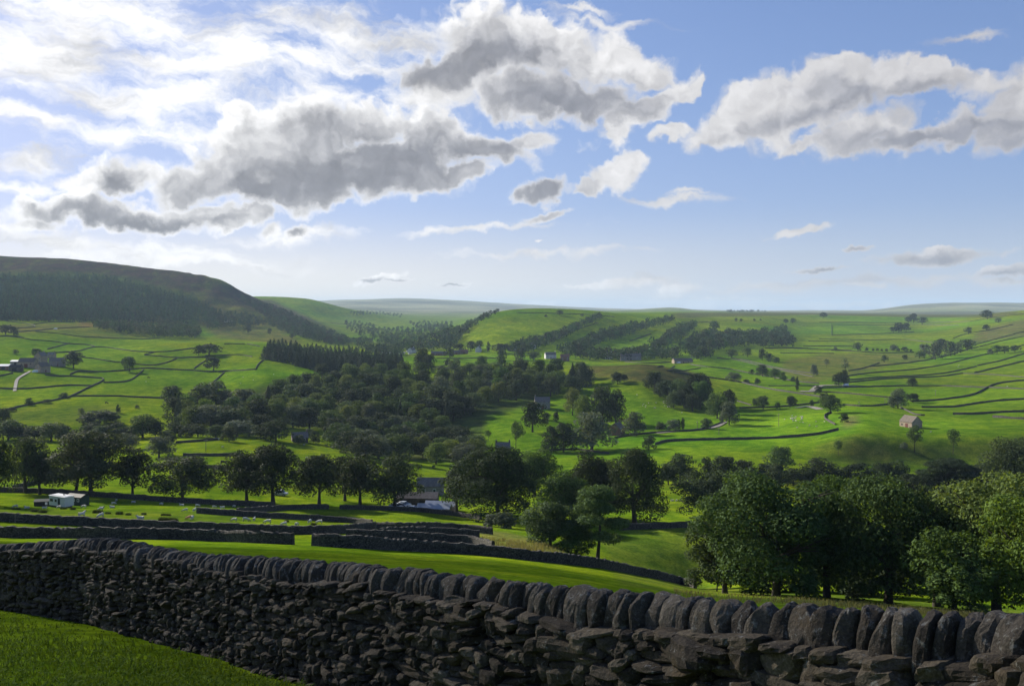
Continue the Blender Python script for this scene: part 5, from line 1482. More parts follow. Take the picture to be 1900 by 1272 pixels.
W4 = lambda L, s=-1: [(s, L * q, z, 0.9, 1.1) for q in (-0.3, 0.3) for z in (0.9, 3.2)]
def build_houses():
    house("field_barn", "barn", "small stone field barn with a patched roof standing alone on the green terrace", 1690, 792, 8.2, 7.3, 3.1, 6.0, -67, 'stone', 'brown',
          [(-1, -2.4, 1.0, 0.7, 0.9)], (-1, 0.6, 1.7, 2.3))
    house("stone_house", "house", "grey roofed house half hidden behind the parkland tree on the lawn", 1006, 757, 10.5, 7, 4.8, 8.0, 4, 'grey', 'slate', W4(10), (-1, 0, 1.1, 2.1), (-1,))
    house("stone_cottage", "cottage", "low cottage with a dark roof and left chimney below the bright lawn", 933, 832, 7.6, 6, 3.0, 5.6, 2, 'dark', 'slate', [(-1, -2, 1, .9, 1.1), (-1, 2, 1, .9, 1.1)], (-1, 0, 1, 2), (-1, 1), Y=474)
    house("farmhouse", "house", "brownish gabled house glimpsed beside the lane behind the grey willow", 1145, 806, 8, 7, 4, 7.2, 60, 'brick', 'brown', W4(8), None, (1,))
    house("roadside_house", "house", "dark roofed house seen between trees above the long pale sheds", 799, 908, 8.5, 6, 2.6, 4.9, 0, 'grey', 'slate', [(-1, -2, 0.7, .8, 1.0), (-1, 1.5, .7, .8, 1.0)], None, (), Y=293)
    o = house("garage_block", "outbuilding", "low stone outbuilding with a wide dark garage opening behind the cars", 775, 936, 12, 5, 2.6, 3.9, -3, 'dark', 'slate', [], (-1, 2.6, 3.4, 2.1), (), Y=262, door_mat='hole_shade')
    for i, (lab, x, Y, L) in enumerate((("upper long pale blue roofed shed beside the parked cars", 818, 256, 8.6), ("lower long grey roofed shed nearest the field below the cars", 806, 250, 9.2))):
        house("long_shed", "shed", lab, x, 0, L, 3.6, 1.5 - 0.2 * i, 2.5 - 0.3 * i, -8, 'grey', 'pale', [(-1, -L * 0.25, .5, 1.2, .7), (-1, L * 0.2, .5, 1.2, .7)], None, (), Y=Y)
    house("stone_cottage", "cottage", "cottage tucked into trees in the lower gap between woods", 556, 819, 8, 6, 2.4, 5.0, 20, 'dark', 'slate', [(-1, -2, 1, .9, 1), (-1, 2, 1, .9, 1)], (-1, 0, 1, 2), (1,))
    # hamlet on the left slope
    house("stone_barn", "barn", "large brown roofed barn at the middle of the left farm", 52, 681, 14, 9, 5, 8.6, 6, 'stone', 'brown', [(-1, -4, 3, .8, .8), (-1, 4, 3, .8, .8)], (-1, 0, 3, 3.4))
    house("tall_farmhouse", "house", "tall gabled farmhouse rising behind the large farm barn", 76, 673, 9, 8, 7, 10.6, 80, 'stone', 'slate', [(-2, -2, 1, 1, 1.3), (-2, 2, 1, 1, 1.3), (-2, -2, 4, 1, 1.3), (-2, 2, 4, 1, 1.3)], (-2, 0, 1.1, 2.1), (1, -1))
    house("stone_house", "house", "small stone house at the back right of the left farm", 96, 664, 6.5, 6, 4, 6.2, 0, 'stone', 'slate', W4(6), None, (1,))
    house("stone_cottage_row", "cottage", "long grey cottage row beside the dark farm tree", 106, 679, 13, 7, 5.0, 8.0, 8, 'grey', 'slate', W4(13) + [(-1, 0, 3.2, .9, 1.1)], (-1, 1.5, 1, 2.1), (-1, 1))
    house("stone_house", "house", "front facing gable house at the fork of the farm track", 79, 690, 9, 9, 5.2, 8.6, 62, 'stone', 'brown', [(-2, -2, 1, 1, 1.2), (-2, 2, 1, 1, 1.2), (-2, 0, 4, 1, 1.2)], (-1, 0, 1.1, 2.1), (1,))
    house("sheet_roofed_shed", "shed", "white roofed livestock shed at the left edge of the farm", 6, 685, 13, 8, 3.2, 4.6, 2, 'brick', 'pale', [], (-1, 2, 3, 2.6), (), door_mat='hole_shade')
    house("black_barn", "barn", "black boarded barn in front of the white farm roofs", 30, 688, 9.5, 7, 3.4, 5.4, 4, 'dark', 'black', [], (-1, 0, 4, 3), (), door_mat='hole_shade')
    house("sheet_roofed_shed", "shed", "pale roofed shed behind the black boarded barn", 30, 676, 8, 6, 3.0, 4.2, -4, 'grey', 'pale', [], (-1, 1, 2.4, 2.4), (), door_mat='hole_shade')
    # village in the valley
    V = [("brick cottage at the left end of the village terrace", 847, 657, 11, 'brick', 'brown', 0), ("brick cottage at the right end of the village terrace", 861, 656, 11, 'brick', 'red', 3),
         ("pale gabled village house right of the brick terrace", 888, 653, 9, 'white', 'slate', 80), ("long low farm building left of the brick terrace", 815, 659, 22, 'brick', 'slate', 0),
         ("white house with grey roof standing at the village edge", 1021, 665, 14, 'white', 'slate', 12), ("red roofed bungalow right of the white house", 1048, 669, 11, 'brick', 'red', 0),
         ("pinkish house in the trees at the foot of the hanging wood, left one", 1150, 661, 16, 'brick', 'brown', 6), ("pinkish house in the trees at the foot of the hanging wood, right one", 1175, 664, 17, 'stone', 'red', -8),
         ("long grey wall like building below the two pinkish houses", 1170, 668, 26, 'grey', 'slate', 0), ("long low farm building beside the road wall on the right of the village", 1266, 673, 24, 'stone', 'brown', 14),
         ("long white building half hidden above the village trees", 950, 650, 12, 'white', 'slate', 0), ("small white house glimpsed on the hillside above the village", 988, 646, 8, 'white', 'slate', 10),
         ("small pale house at the far right of the village", 1129, 666, 8, 'white', 'slate', -10), ("whitewashed house among the trees left of the village meadow", 764, 655, 13, 'white', 'slate', 70),
         ("pale farm on the slope under the moor nose", 424, 598, 16, 'white', 'slate', 10), ("low field barn among trees under the moor nose", 556, 621, 12, 'stone', 'brown', 8)]
    for lab, x, b, L, w, r, rz in V:
        two = 'house' in lab
        house("village_house" if two else "village_building", "house" if two or 'cottage' in lab or 'bungalow' in lab else "building", lab, x, b, L, 7.5, 5.2 if two else 3.4, 8.4 if two else 5.8, rz, w, r,
              W4(L) if two else [(-1, -L * .25, 1, 1, 1.2), (-1, L * .25, 1, 1, 1.2)], (-1, 0, 1.1, 2.1), (1,) if two or 'cottage' in lab else (), near=900)
build_houses()

# ------------------------------------------------------------------ caravan, sheds, cars
def build_caravan():
    p = hit(114, 940); rz = R(-28)
    root = empty("static_caravan", tuple(p), rz); tag(root, "cream static caravan with dark windows parked under the huge dark tree", "caravan")
    L, W, H = 5.6, 2.3, 2.1
    g = Geo(); g.box((0, 0, 0.45 + H / 2), (L, W, H), top=0.985); part("body", g, 'cream', root)
    g = Geo(); g.box((0, 0, 0.45 + H + 0.07), (L + 0.2, W + 0.2, 0.12)); g.box((0, 0, 0.45 + H + 0.17), (L * .9, W * .7, 0.08)); part("roof", g, 'cream', root)
    g = Geo(); g.box((0.6, 0.2, 0.45 + H + 0.45), (0.16, 0.16, 0.5)); part("flue", g, 'black', root)
    for x, w in ((-1.9, 1.0), (-0.4, 0.7)):
        g = Geo(); g.box((x, -W / 2 - 0.01, 1.65), (w, 0.08, 0.6)); part("window", g, 'glass', root)
    g = Geo(); g.box((-L / 2 - 0.01, 0, 1.6), (0.08, W * 0.8, 0.75)); part("window", g, 'glass', root)
    g = Geo(); g.box((0.75, -W / 2 - 0.02, 1.4), (0.75, 0.08, 1.75)); part("door", g, 'green', root)
    g = Geo(); g.box((-0.2, 0, 0.24), (L * .92, W * .9, 0.42)); part("skirt", g, 'black', root)
    p = hit(144, 936); root = empty("timber_cabin", tuple(p), R(-20)); tag(root, "dark green cabin with pale window frames behind the cream caravan", "cabin")
    g = Geo(); g.house((0, 0, 0.9), 4.6, 2.6, 1.2, 1.7); part("wall", g, 'green', root)
    g = Geo(); g.gable((0, 0, 0.905), 4.6, 2.6, 1.2, 1.7, 0.12, thick=0.08); part("roof", g, 'black', root)
    for x in (-1.4, 0.1, 1.5):
        g = Geo(); g.box((x, -1.31, 1.45), (0.62, 0.07, 0.72)); w = part("window", g, 'trim', root)
        g = Geo(); g.box((x, -1.33, 1.45), (0.42, 0.09, 0.5)); part("pane", g, 'glass', w)
    p = hit(80, 938); root = empty("low_shed", tuple(p), R(14)); tag(root, "low dark shed sunk in the grass left of the caravan", "shed")
    g = Geo(); g.house((0, 0, 0.7), 3.4, 2.0, 0.5, 0.9); part("wall", g, 'black', root)
    g = Geo(); g.gable((0, 0, 0.705), 3.4, 2.0, 0.5, 0.9, 0.1, thick=0.06); part("roof", g, 'green', root)
    g = Geo(); g.box((0.9, -1.02, 0.75), (0.5, 0.06, 0.6)); part("door", g, 'trim', root)
build_caravan()
def build_car(label, x, Y, rz, paint, tall=1.0):
    p = at(x, Y)
    root = empty("parked_car", tuple(p), R(rz)); tag(root, label, "car", "cars parked by the roadside house")
    pm = flat("car_paint", paint, 0.25, 0.6, 0.03)
    prof = [(-2.05, .32), (-2.1, .62), (-1.95, .82), (-1.1, .93), (-0.45, 1.40 * tall), (0.9, 1.43 * tall), (1.65, 1.0), (2.05, .92), (2.1, .5), (2.02, .3)]
    n = len(prof); V = []
    for y, k in ((-.84, .0), (-.80, .0), (.80, .0), (.84, .0)):
        for a, b in prof: V.append((a * (1 if abs(y) < .83 else .985), y * (0.80 if b > 1.2 else 1.0), b - (0.02 if abs(y) > .83 else 0)))
    f = [(j * n + i, j * n + (i + 1) % n, (j + 1) * n + (i + 1) % n, (j + 1) * n + i) for j in range(3) for i in range(n)]
    mesh_obj("body", np.array(V), [np.array(f), np.array([list(range(n))[::-1], [3 * n + q for q in range(n)]])], pm, root)
    g = Geo()
    for sg in (-1, 1):
        v = np.array([(-.80, sg * .835, .97), (1.35, sg * .835, 1.0), (.85, sg * .70, 1.36 * tall), (-.40, sg * .70, 1.34 * tall)]); v = np.concatenate([v, v + np.array([0, sg * .012, 0.004])])
        g.add(v, [(0, 1, 2, 3), (4, 5, 6, 7), (0, 1, 5, 4), (2, 3, 7, 6), (1, 2, 6, 5), (3, 0, 4, 7)])
    part("side_window", g, 'glass', root)
    for nm, a, b in (("windscreen", (-1.08, .96), (-.50, 1.385 * tall)), ("rear_window", (1.58, 1.06), (.98, 1.40 * tall))):
        s = -1 if nm == "windscreen" else 1
        v = np.array([(a[0], -.72, a[1]), (a[0], .72, a[1]), (b[0], .60, b[1]), (b[0], -.60, b[1])]); v = np.concatenate([v, v + np.array([s * .03, 0, .03])])
        g = Geo(); g.add(v, [(0, 1, 2, 3), (4, 5, 6, 7), (0, 1, 5, 4), (2, 3, 7, 6), (1, 2, 6, 5), (3, 0, 4, 7)]); part(nm, g, 'glass', root)
    an = np.arange(14) / 14 * 2 * math.pi
    for wx in (-1.3, 1.3):
        for wy in (-.78, .78):
            g = Geo(); g.tube([(wx, wy - .11, .32), (wx, wy + .11, .32)], .32, 14)
            k = np.arange(14); g.add(np.array([(wx + .32 * math.cos(q), wy + sg * .11, .32 + .32 * math.sin(q)) for sg in (-1, 1) for q in an]), [list(range(14)), list(range(14, 28))[::-1]])
            wh = part("wheel", g, 'rubber', root)
            g = Geo(); g.box((wx, wy + (.115 if wy > 0 else -.115), .32), (.3, .02, .3)); part("rim", g, 'metal', wh)
    for wy in (-.6, .6):
        g = Geo(); g.box((-2.07, wy, .68), (.06, .3, .14)); part("headlight", g, 'lamp', root)
        g = Geo(); g.box((2.09, wy, .78), (.05, .24, .14)); part("tail_light", g, 'door', root)
build_car("silver car parked nose out at the left of the row", 735, 251, 150, (0.55, 0.58, 0.62))
build_car("dark blue car parked between two silver cars", 745, 254, 150, (0.02, 0.035, 0.07))
build_car("silver blue car at the back of the parked row", 750, 258, 150, (0.45, 0.50, 0.58))
build_car("pale blue car standing apart behind the hedge wall", 766, 248, 165, (0.50, 0.60, 0.66))
build_car("pale van shaped car behind the domed twin trees", 521, 266, 170, (0.5, 0.5, 0.5), 1.25)
def small_van(label, x, b, rz, paint):
    p = hit(x, b); root = empty("delivery_van", tuple(p), R(rz)); tag(root, label, "van")
    g = Geo(); g.box((0.5, 0, 1.35), (3.6, 1.9, 1.9), top=0.94); g.box((-1.8, 0, 0.95), (1.1, 1.85, 1.1), top=0.85); part("body", g, flat("van_paint", paint, .3, .5, .03), root)
    g = Geo(); g.box((-1.25, 0, 1.75), (0.16, 1.6, 0.7)); part("windscreen", g, 'glass', root)
    for wx in (-1.5, 1.5):
        for wy in (-.85, .85):
            g = Geo(); g.tube([(wx, wy - .12, .36), (wx, wy + .12, .36)], .36, 10); part("wheel", g, 'rubber', root)
small_van("pale blue van parked on the yard of the left farm", 65, 691, 10, (0.55, 0.66, 0.72))
small_van("white van beside the long farm building at the road wall", 1259, 674, 20, (0.8, 0.8, 0.8))
small_van("white lorry on the grassland wall under the plantation", 103, 611, 5, (0.8, 0.8, 0.8))
small_van("white van on the road at the stream head", 1569, 716, 10, (0.8, 0.8, 0.8))
def caravans():
    g0 = None
    for i, (x, b) in enumerate([(708, 656), (714, 655.5), (720, 656.5), (726, 655.5), (732, 656.5), (738, 655.5), (744, 656.5), (750, 656), (761, 657), (766, 650), (760, 649), (771, 653), (757, 653)]):
        p = hit(x, b, 1100)
        if g0 is None:
            g = Geo(); g.box((0, 0, 1.5), (6.2, 2.4, 2.3), top=0.95); g.box((0, 0, 0.2), (1.2, 2.2, 0.5)); g.box((-0.8, -1.2, 1.8), (2.2, 0.08, 0.8), 1); g.box((1.8, -1.2, 1.8), (1.2, 0.08, 0.8), 1)
            o = g.build("touring_caravan", [M['white'], M['glass']]); g0 = o
        else:
            o = g0.copy(); SC.collection.objects.link(o)
        o.location = tuple(p); o.rotation_euler = (0, 0, R(20 + 17 * i % 60))
        tag(o, "tiny white caravan in the cluster at the foot of the far valley woods", "caravan", "white caravans in the valley")
caravans()

# ------------------------------------------------------------------ poles, rails, gate
def pole(label, x, b, top, arm=True):
    p = hit(x, b); h = (b - top) / F * p[1]
    root = empty("telegraph_pole", tuple(p), R(30)); tag(root, label, "pole")
    g = Geo(); g.tube([(0, 0, -0.4), (0, 0, h * .5), (0, 0, h)], [.16, .14, .11], 7); part("shaft", g, 'wood', root)
    if arm:
        g = Geo(); g.box((0, 0.14, h - .5), (1.6, .12, .14)); a = part("crossarm", g, 'wood', root)
        for q in (-.7, -.25, .25, .7):
            g = Geo(); g.box((q, 0.14, h - .36), (.09, .09, .14)); part("insulator", g, 'trim', a)
pole("thin pole in the bright meadow left of the long shadows", 1334, 807, 791)
pole("taller pole among the long tree shadows in the bright meadow", 1445, 790, 767)
pole("pole beside the clipped bushes at the lane bend", 1294, 798, 781)
pole("pale pole standing in front of the thorn clump at the lane bend", 1341, 786, 756, False)
pole("pole in the valley field below the white gate", 382, 837, 815)
pole("pale pole at the bottom edge of the middle wood", 722, 846, 823)
pole("pole on the field corner beside the large willow", 1642, 750, 738)
pole("pole in the field left of the large willow", 1594, 754, 744)
pole("pole in the long field above the large willow", 1736, 734, 723)
def rail_fence():
    a, b = hit(28, 969), hit(66, 970)
    root = empty("rail_fence", tuple((a + b) / 2)); tag(root, "short wooden rail fence against the dark wall at the left", "fence")
    c = (a + b) / 2
    for q in (0, 0.5, 1.0):
        p = a + (b - a) * q - c; g = Geo(); g.box(p + np.array([0, 0, .5]), (.12, .12, 1.3)); part("post", g, 'wood', root)
    for z in (.45, .95):
        g = Geo(); g.tube([a - c + np.array([0, -.08, z]), b - c + np.array([0, -.08, z])], .06, 4); part("rail", g, 'wood', root)
rail_fence()
def gate(label, x, b, w, mat, rz):
    p = hit(x, b); root = empty("field_gate", tuple(p), R(rz)); tag(root, label, "gate")
    for s in (-1, 1):
        g = Geo(); g.box((s * w / 2, 0, .65), (.18, .18, 1.5)); part("post", g, 'wood', root)
    for i in range(5):
        g = Geo(); g.box((0, 0, .25 + .22 * i), (w - .2, .05, .09)); part("rail", g, mat, root)
gate("white gate beside a grey post at the valley hedge", 402, 816, 3.4, 'trim', 5)
gate("gate in the bend of the lane below the thorns", 1297, 798, 3.4, 'wood', 20)

# ------------------------------------------------------------------ tracks and lanes
def track(name, course, width, mat, lift=0.06):
    px = catmull(course, 2.5); g = np.array([hit(a, b)[:2] for a, b in px])
    for _ in range(4):
        if len(g) > 2: g[1:-1] = (g[:-2] + 2 * g[1:-1] + g[2:]) / 4
    tg = np.gradient(g, axis=0); tg /= np.linalg.norm(tg, axis=1)[:, None] + 1e-9
    nr = np.stack([-tg[:, 1], tg[:, 0]], 1); rows = []
    for o in (-1, -0.5, 0, 0.5, 1):
        q = g + nr * o * width / 2
        rows.append(np.stack([q[:, 0], q[:, 1], height(q[:, 0], q[:, 1]) + lift + 0.0006 * g[:, 1]], 1))
    V = np.stack(rows, 1).reshape(-1, 3); k = 5
    i = np.arange(len(g) - 1)[:, None] * k; j = np.arange(k - 1)[None]
    o = mesh_obj(name, V, np.stack([i + j, i + k + j, i + k + j + 1, i + j + 1], -1).reshape(-1, 4), mat, smooth=True)
    tag(o, kind='structure')
M_TRACK = flat("gravel_track", (0.21, 0.195, 0.165), 0.95, 0.1, 0.3, 1.0)
M_LANE = flat("worn_lane", (0.22, 0.20, 0.17), 0.95, 0.1, 0.3, 1.0)
track("farm_track", [(27, 726), (29, 715), (31, 705), (42, 697), (56, 689)], 2.4, M_TRACK)
track("moor_road", [(256, 597), (266, 594), (272, 590), (273, 586)], 7, M_TRACK)
track("stone_lane", [(1480, 757), (1496, 754), (1512, 757), (1522, 760)], 5, M_TRACK)
track("valley_road", [(1484, 726), (1505, 727), (1520, 716), (1545, 715), (1590, 717)], 6, M_LANE)
track("farm_lane", [(1218, 804), (1260, 800), (1300, 797), (1330, 791), (1344, 783)], 4, M_LANE)
track("car_park", [(690, 945), (720, 942), (760, 944)], 9, M_LANE)

# ------------------------------------------------------------------ sheep
def wool(name, c):
    m, t, b = material(name, 0.95, 0.1)
    p = t.n('ShaderNodeTexCoord').outputs['Object']; n = t.noise(p, 14.0, 4.0, 0.7)
    t.put(b.inputs['Base Color'], t.mix(n, tuple(q * .72 for q in c), c)); bump(t, b, n, .8, .05)
    return m
M_WOOL, M_FACE, M_RED = wool("sheep_wool", (0.62, 0.59, 0.52)), flat("sheep_face", (0.10, 0.085, 0.075), .8, .2), wool("marked_wool", (0.62, 0.30, 0.20))
def sheep_mesh(name, pose):
    """one continuous body grown over a skeleton"""
    hz = .56 if pose != 'lying' else .30
    vs = [(-.48, 0, hz + .02, .20), (-.25, 0, hz + .03, .255), (.05, 0, hz + .01, .265), (.32, 0, hz + .04, .22)]
    ed = [(0, 1), (1, 2), (2, 3)]
    if pose == 'grazing': nk = [(.50, 0, hz - .06, .12), (.62, 0, hz - .30, .085), (.70, 0, hz - .44, .07), (.76, 0, hz - .51, .045)]
    else: nk = [(.48, 0, hz + .22, .12), (.56, 0, hz + .36, .095), (.68, 0, hz + .34, .075), (.78, 0, hz + .28, .05)]
    b = 3
    for q in nk: vs.append(q); ed.append((b, len(vs) - 1)); b = len(vs) - 1
    for sy in (-1, 1):
        h = 5 if True else 0
        vs.append((nk[1][0] - .02, sy * .13, nk[1][2] + .06, .025)); ed.append((5, len(vs) - 1))            # ears
        if pose == 'lying':
            for r_, x in ((0, -.45), (3, .35)):
                vs.append((x, sy * .22, .12, .07)); ed.append((r_, len(vs) - 1)); vs.append((x + .2, sy * .24, .06, .04)); ed.append((len(vs) - 2, len(vs) - 1))
        else:
            vs.append((-.44, sy * .14, hz - .16, .10)); ed.append((0, len(vs) - 1)); vs.append((-.52, sy * .14, .24, .045)); ed.append((len(vs) - 2, len(vs) - 1)); vs.append((-.46, sy * .14, .02, .035)); ed.append((len(vs) - 2, len(vs) - 1))
            vs.append((.34, sy * .13, hz - .18, .085)); ed.append((3, len(vs) - 1)); vs.append((.36, sy * .13, .22, .042)); ed.append((len(vs) - 2, len(vs) - 1)); vs.append((.35, sy * .13, .02, .035)); ed.append((len(vs) - 2, len(vs) - 1))
    vs.append((-.66, 0, hz - .06, .05)); ed.append((0, len(vs) - 1))                                          # tail
    me = bpy.data.meshes.new(name); me.from_pydata([q[:3] for q in vs], ed, [])
    o = bpy.data.objects.new(name, me); SC.collection.objects.link(o)
    sk = o.modifiers.new("skin", 'SKIN'); sk.branch_smoothing = 0.6
    for i, q in enumerate(vs): me.skin_vertices[0].data[i].radius = (q[3], q[3])
    me.skin_vertices[0].data[1].use_root = True
    sb = o.modifiers.new("sub", 'SUBSURF'); sb.levels = 1
    dg = bpy.context.evaluated_depsgraph_get(); dg.update()
    out = bpy.data.meshes.new_from_object(o.evaluated_get(dg))
    bpy.data.objects.remove(o)
    out.materials.clear()
    for m in (M_WOOL, M_FACE): out.materials.append(m)
    hx = nk[1][0] - .03
    for pl in out.polygons:
        c = pl.center; pl.use_smooth = True
        pl.material_index = 1 if (c.x > hx or (pose != 'lying' and c.z < .26 and abs(c.x) < .62 and c.x < hx - .1)) else 0
    return out
SHEEP = {p: sheep_mesh("sheep", p) for p in ('grazing', 'standing', 'lying')}
SHEEP_RED = SHEEP['grazing'].copy(); SHEEP_RED.materials[0] = M_RED
_srng = np.random.default_rng(77)
def sheep(x, b, label, group, pose='grazing', s=1.0, mesh=None, face=None):
    p = hit(x, b)
    o = bpy.data.objects.new("sheep", mesh or SHEEP[pose]); SC.collection.objects.link(o)
    o.location = (p[0], p[1], p[2] - .03); o.rotation_euler = (0, 0, R(face) if face is not None else _srng.random() * 6.28); o.scale = (s, s, s)
    tag(o, label, "sheep", group)
NEAR_SHEEP = """
white sheep facing left at the end of the near pasture, largest of the flock|592,971,grazing,1.15,180
white sheep close behind the largest sheep|574,971,standing,1.1,250
white sheep with rump turned, left of the closest pair|551,976,grazing,1.05,80
white sheep with head down nearest the pasture wall|526,975,grazing,1.0,200
white sheep side on in the middle of the near pasture|496,971,grazing,1.15,180
small white sheep between the dark bush and the side on sheep|472,966,standing,0.9,90
grey faced sheep walking along the near pasture|457,967,grazing,1.15,0
grey sheep under the slanting wall at its left end|434,967,grazing,1.0,170
white sheep standing at the top of the slanting wall|412,945,standing,1.1,220
white sheep above the slanting wall, right of the standing one|434,941,grazing,0.95,140
tiny white sheep at the far left of the slanting wall|398,942,grazing,0.9,20
white sheep next to the red marked sheep|356,965,standing,1.1,270
white sheep at the left tip of the slanting wall|361,949,standing,1.0,80
brownish sheep beside the left tip of the slanting wall|343,949,grazing,1.0,200
white sheep lying in front of the long rush clump|260,963,lying,1.2,180
white sheep standing against the pasture wall at the left|152,959,standing,1.25,60
shorn sheep grazing beside the pasture wall|186,960,grazing,1.15,240
white sheep near the caravan on the open turf|155,942,grazing,1.0,170
left of three sheep grazing among rushes|186,947,grazing,1.0,190
middle of three sheep grazing among rushes|189,943,lying,0.9,0
right of three sheep grazing among rushes|208,942,lying,1.0,180
sheep below the huge tree, upper one|216,930,grazing,0.9,100
sheep below the huge tree, lower one|211,936,grazing,0.95,40
brown sheep in the shade below the slim open tree|248,932,lying,0.9,0
lone sheep in mid pasture below the slim open tree|299,937,grazing,1.0,150
sheep resting right of the lone mid pasture sheep|337,938,lying,1.0,180
sheep grazing high in the pasture below the round headed tree|367,940,grazing,1.0,10
sheep at the left edge of the rushy turf|28,942,grazing,1.0,190
sheep lying left of the low dark shed|50,943,lying,1.0,180
sheep between the low shed and the caravan|83,943,lying,0.9,10
sheep lying just below the caravan|109,943,grazing,0.95,170
"""
def build_sheep():
    for ln in NEAR_SHEEP.strip().split('\n'):
        lab, q = ln.split('|'); q = q.split(',')
        sheep(float(q[0]), float(q[1]), lab, "sheep in the near walled pasture", q[2], float(q[3]), None, float(q[4]))
    sheep(351, 964, "red marked sheep grazing beside the long rush clump", "sheep in the near walled pasture", 'grazing', 1.1, SHEEP_RED, 190)
    fields = [("tiny sheep grazing in the green gap beside the very dark twin trees", "sheep in the green gap", [(1247, 929), (1255, 929)]),
      ("tiny sheep in the small field behind the dark round tree", "sheep behind the dark round tree", [(1384, 911), (1389, 912)]),
      ("tiny sheep scattered over the bright valley meadow with long shadows", "sheep in the bright valley meadow", [(1467 + 26 * _srng.random(), 772 + 12 * _srng.random()) for _ in range(24)] + [(1479, 794), (1515, 792), (1514, 783), (1530, 782), (1502, 790), (1456, 778)]),
      ("tiny sheep scattered over the sunny field below the brown brow", "sheep in the sunny brow field", [(1190 + 55 * _srng.random(), 744 + 14 * _srng.random()) for _ in range(16)] + [(1221, 730), (1238, 748), (1265, 766), (1278, 755), (1182, 733)]),
      ("tiny sheep in the big left meadow above the dark wood", "sheep in the big left meadow", [(420, 697), (508, 695), (451, 700), (446, 712), (470, 705), (271, 708)]),
      ("tiny sheep in the valley fields beyond the twin trees", "sheep in the valley fields", [(413, 830), (569, 849), (564, 825), (240, 858)]),
      ("tiny white sheep in the plateau pasture left of the enclosure", "sheep on the plateau pasture", [(1475, 604), (1482, 605), (1488, 603.5), (1494, 604.5)]),
      ("tiny sheep in the right slope strips", "sheep on the right slope", [(1778, 681), (1796, 683), (1779, 678), (1869, 717), (1727, 801)])]
    for lab, grp, pts in fields:
        for x, b in pts: sheep(x, b, lab, grp, ('grazing', 'standing', 'lying')[int(_srng.integers(0, 3))], 0.95)
    black = SHEEP['grazing'].copy(); black.materials[0] = M['black']
    cow = [(276, 702, "black cow standing in the big left meadow"), (198, 749, "black cow lying above the scrubby mound"), (415, 861, "dark cow in the valley strip left of the domed twins")]
    for x, b, lab in cow:
        p = hit(x, b); o = bpy.data.objects.new("cow", black); SC.collection.objects.link(o); o.location = tuple(p); o.scale = (1.9, 1.9, 1.9); tag(o, lab, "cow")
build_sheep()
def build_rushes():
    rng = np.random.default_rng(3)
    for x, b, w, h, lab in [(312, 967, 34, 8, "long dark rush clump in the near pasture"), (80, 951, 10, 6, "rush clump left of the caravan sheep"), (64, 949, 9, 6, "rush clump nearest the left end of the pasture"),
            (135, 945, 8, 5, "small round rush clump right of the caravan"), (118, 944, 9, 4, "flat rush clump below the caravan"), (182, 951, 16, 6, "rush clump behind the two wall sheep"), (222, 954, 11, 6, "rush clump right of the three sheep"),
            (238, 955, 7, 4, "small rush clump beside the round one"), (267, 955, 6, 5, "dark rush tuft alone in mid pasture"), (200, 953, 8, 4, "thin rush clump between the wall sheep"), (582, 974, 9, 5, "rush clump at the feet of the largest sheep"), (532, 968, 6, 4, "dark bush tuft above the closest sheep"),
            (308, 956, 16, 4, "low rush line behind the long clump"), (30, 945, 12, 4, "low rushes at the left edge of the pasture")]:
        p = hit(x, b); Y = p[1]; n = int(90 + w * 26)
        ww, hh = w / F * Y, h / F * Y
        X = p[0] + (rng.random(n) - .5) * ww; YY = p[1] + rng.normal(size=n) * .35
        o = blades("rush_clump", X, YY, np.full(n, hh * .95), 0.035, M_RUSH, rng, .5, 'thing')
        del o['kind']
        for v in (o,): v.data.transform(__import__('mathutils').Matrix.Translation((-p[0], -p[1], -p[2])))
        o.location = tuple(p); tag(o, lab, "rushes", "rush clumps in the near pasture")
M_RUSH = grass_mat("rush_blades", (0.020, 0.034, 0.010), (0.060, 0.085, 0.026))
build_rushes()

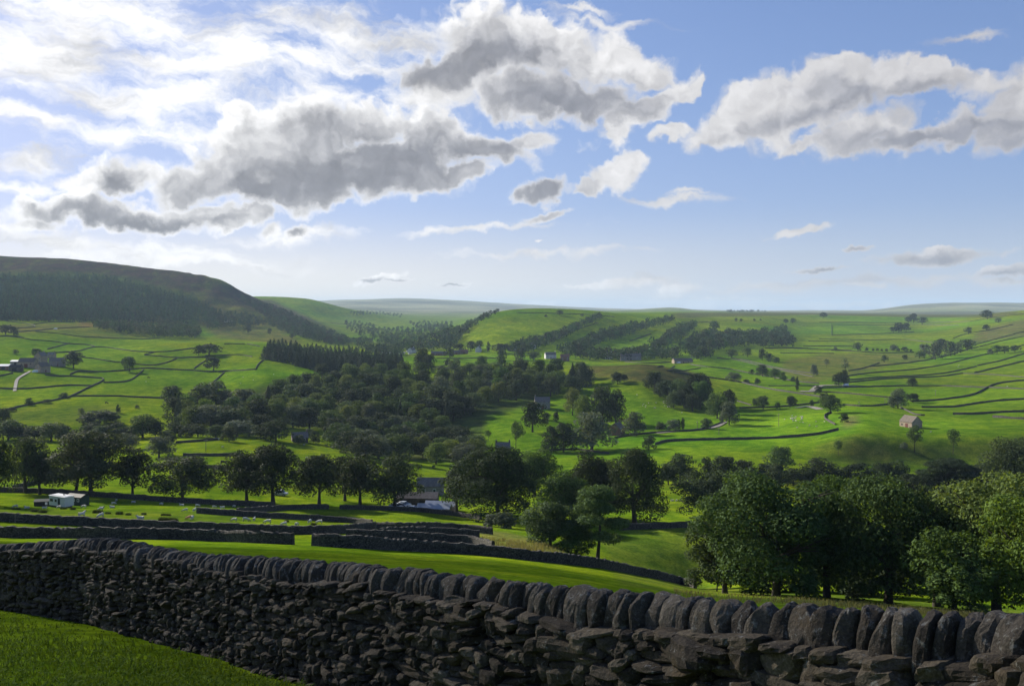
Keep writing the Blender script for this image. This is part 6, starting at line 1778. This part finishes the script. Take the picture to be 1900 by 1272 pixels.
# ------------------------------------------------------------------ air
def build_haze():
    g = bpy.data.objects["ground"]
    co = np.empty(len(g.data.vertices) * 3, np.float32); g.data.vertices.foreach_get('co', co); co = co.reshape(-1, 3)
    lo, hi = co.min(0), co.max(0)
    x0, x1, y0, y1 = lo[0] - 50, hi[0] + 50, lo[1] - 50, hi[1] + 50
    z0, z1 = lo[2] - 1.0, max(hi[2], 2.0) + 25
    b = Geo(); b.box(((x0 + x1) / 2, (y0 + y1) / 2, (z0 + z1) / 2), (x1 - x0, y1 - y0, z1 - z0))
    m = bpy.data.materials.new("haze_air"); m.use_nodes = True
    t = m.node_tree; t.nodes.clear()
    v = t.nodes.new('ShaderNodeVolumePrincipled'); out = t.nodes.new('ShaderNodeOutputMaterial')
    v.inputs['Color'].default_value = (0.60, 0.80, 1.0, 1)
    v.inputs['Density'].default_value = HAZE_DENSITY
    v.inputs['Anisotropy'].default_value = 0.0
    t.links.new(v.outputs[0], out.inputs['Volume'])
    o = b.build("haze", m); tag(o, kind='stuff')
    print("haze box", x0, x1, y0, y1, z0, z1)
HAZE_DENSITY = 5.6e-5
build_haze()

# ------------------------------------------------------------------ unseen cloud, added outside the view to shade the wall and near field
def build_shade_cloud(gx, gy, alt, rx, ry, rz, seed):
    az, el = R(SUN_AZ), R(SUN_EL)
    k = (alt - float(height(gx, max(gy, 20)))) / math.tan(el)
    c = np.array([gx + math.sin(az) * k, gy + math.cos(az) * k, alt])
    V, Q = rock_grid(26)
    V = unit(V)
    n = fbm(V[:, 0] * 1.6 + seed, V[:, 1] * 1.6 + V[:, 2] * 2.1, seed, 4) + 0.5 * fbm(V[:, 0] * 4 + seed, V[:, 1] * 4 - V[:, 2] * 4, seed + 5, 3)
    V = V * (1 + 0.9 * n)[:, None] * np.array([rx, ry, rz])
    V[:, 2] = np.where(V[:, 2] < 0, V[:, 2] * 0.45, V[:, 2])
    o = mesh_obj("added_shade_cloud", V, Q, M_SHADE_CLOUD, smooth=True, loc=tuple(c)); tag(o, kind='stuff')
M_SHADE_CLOUD = bpy.data.materials.new("shade_cloud_vapour"); M_SHADE_CLOUD.use_nodes = True
_nt = NT(M_SHADE_CLOUD.node_tree); M_SHADE_CLOUD.node_tree.nodes.clear()
_d = _nt.n('ShaderNodeBsdfDiffuse'); _d.inputs[0].default_value = (.85, .86, .88, 1)
_t = _nt.n('ShaderNodeBsdfTransparent'); _m = _nt.n('ShaderNodeMixShader'); _m.inputs[0].default_value = 0.42
_nt.t.links.new(_t.outputs[0], _m.inputs[1]); _nt.t.links.new(_d.outputs[0], _m.inputs[2])
_nt.t.links.new(_m.outputs[0], _nt.n('ShaderNodeOutputMaterial').inputs[0])
build_shade_cloud(-18, 42, 900, 52, 58, 18, 3)
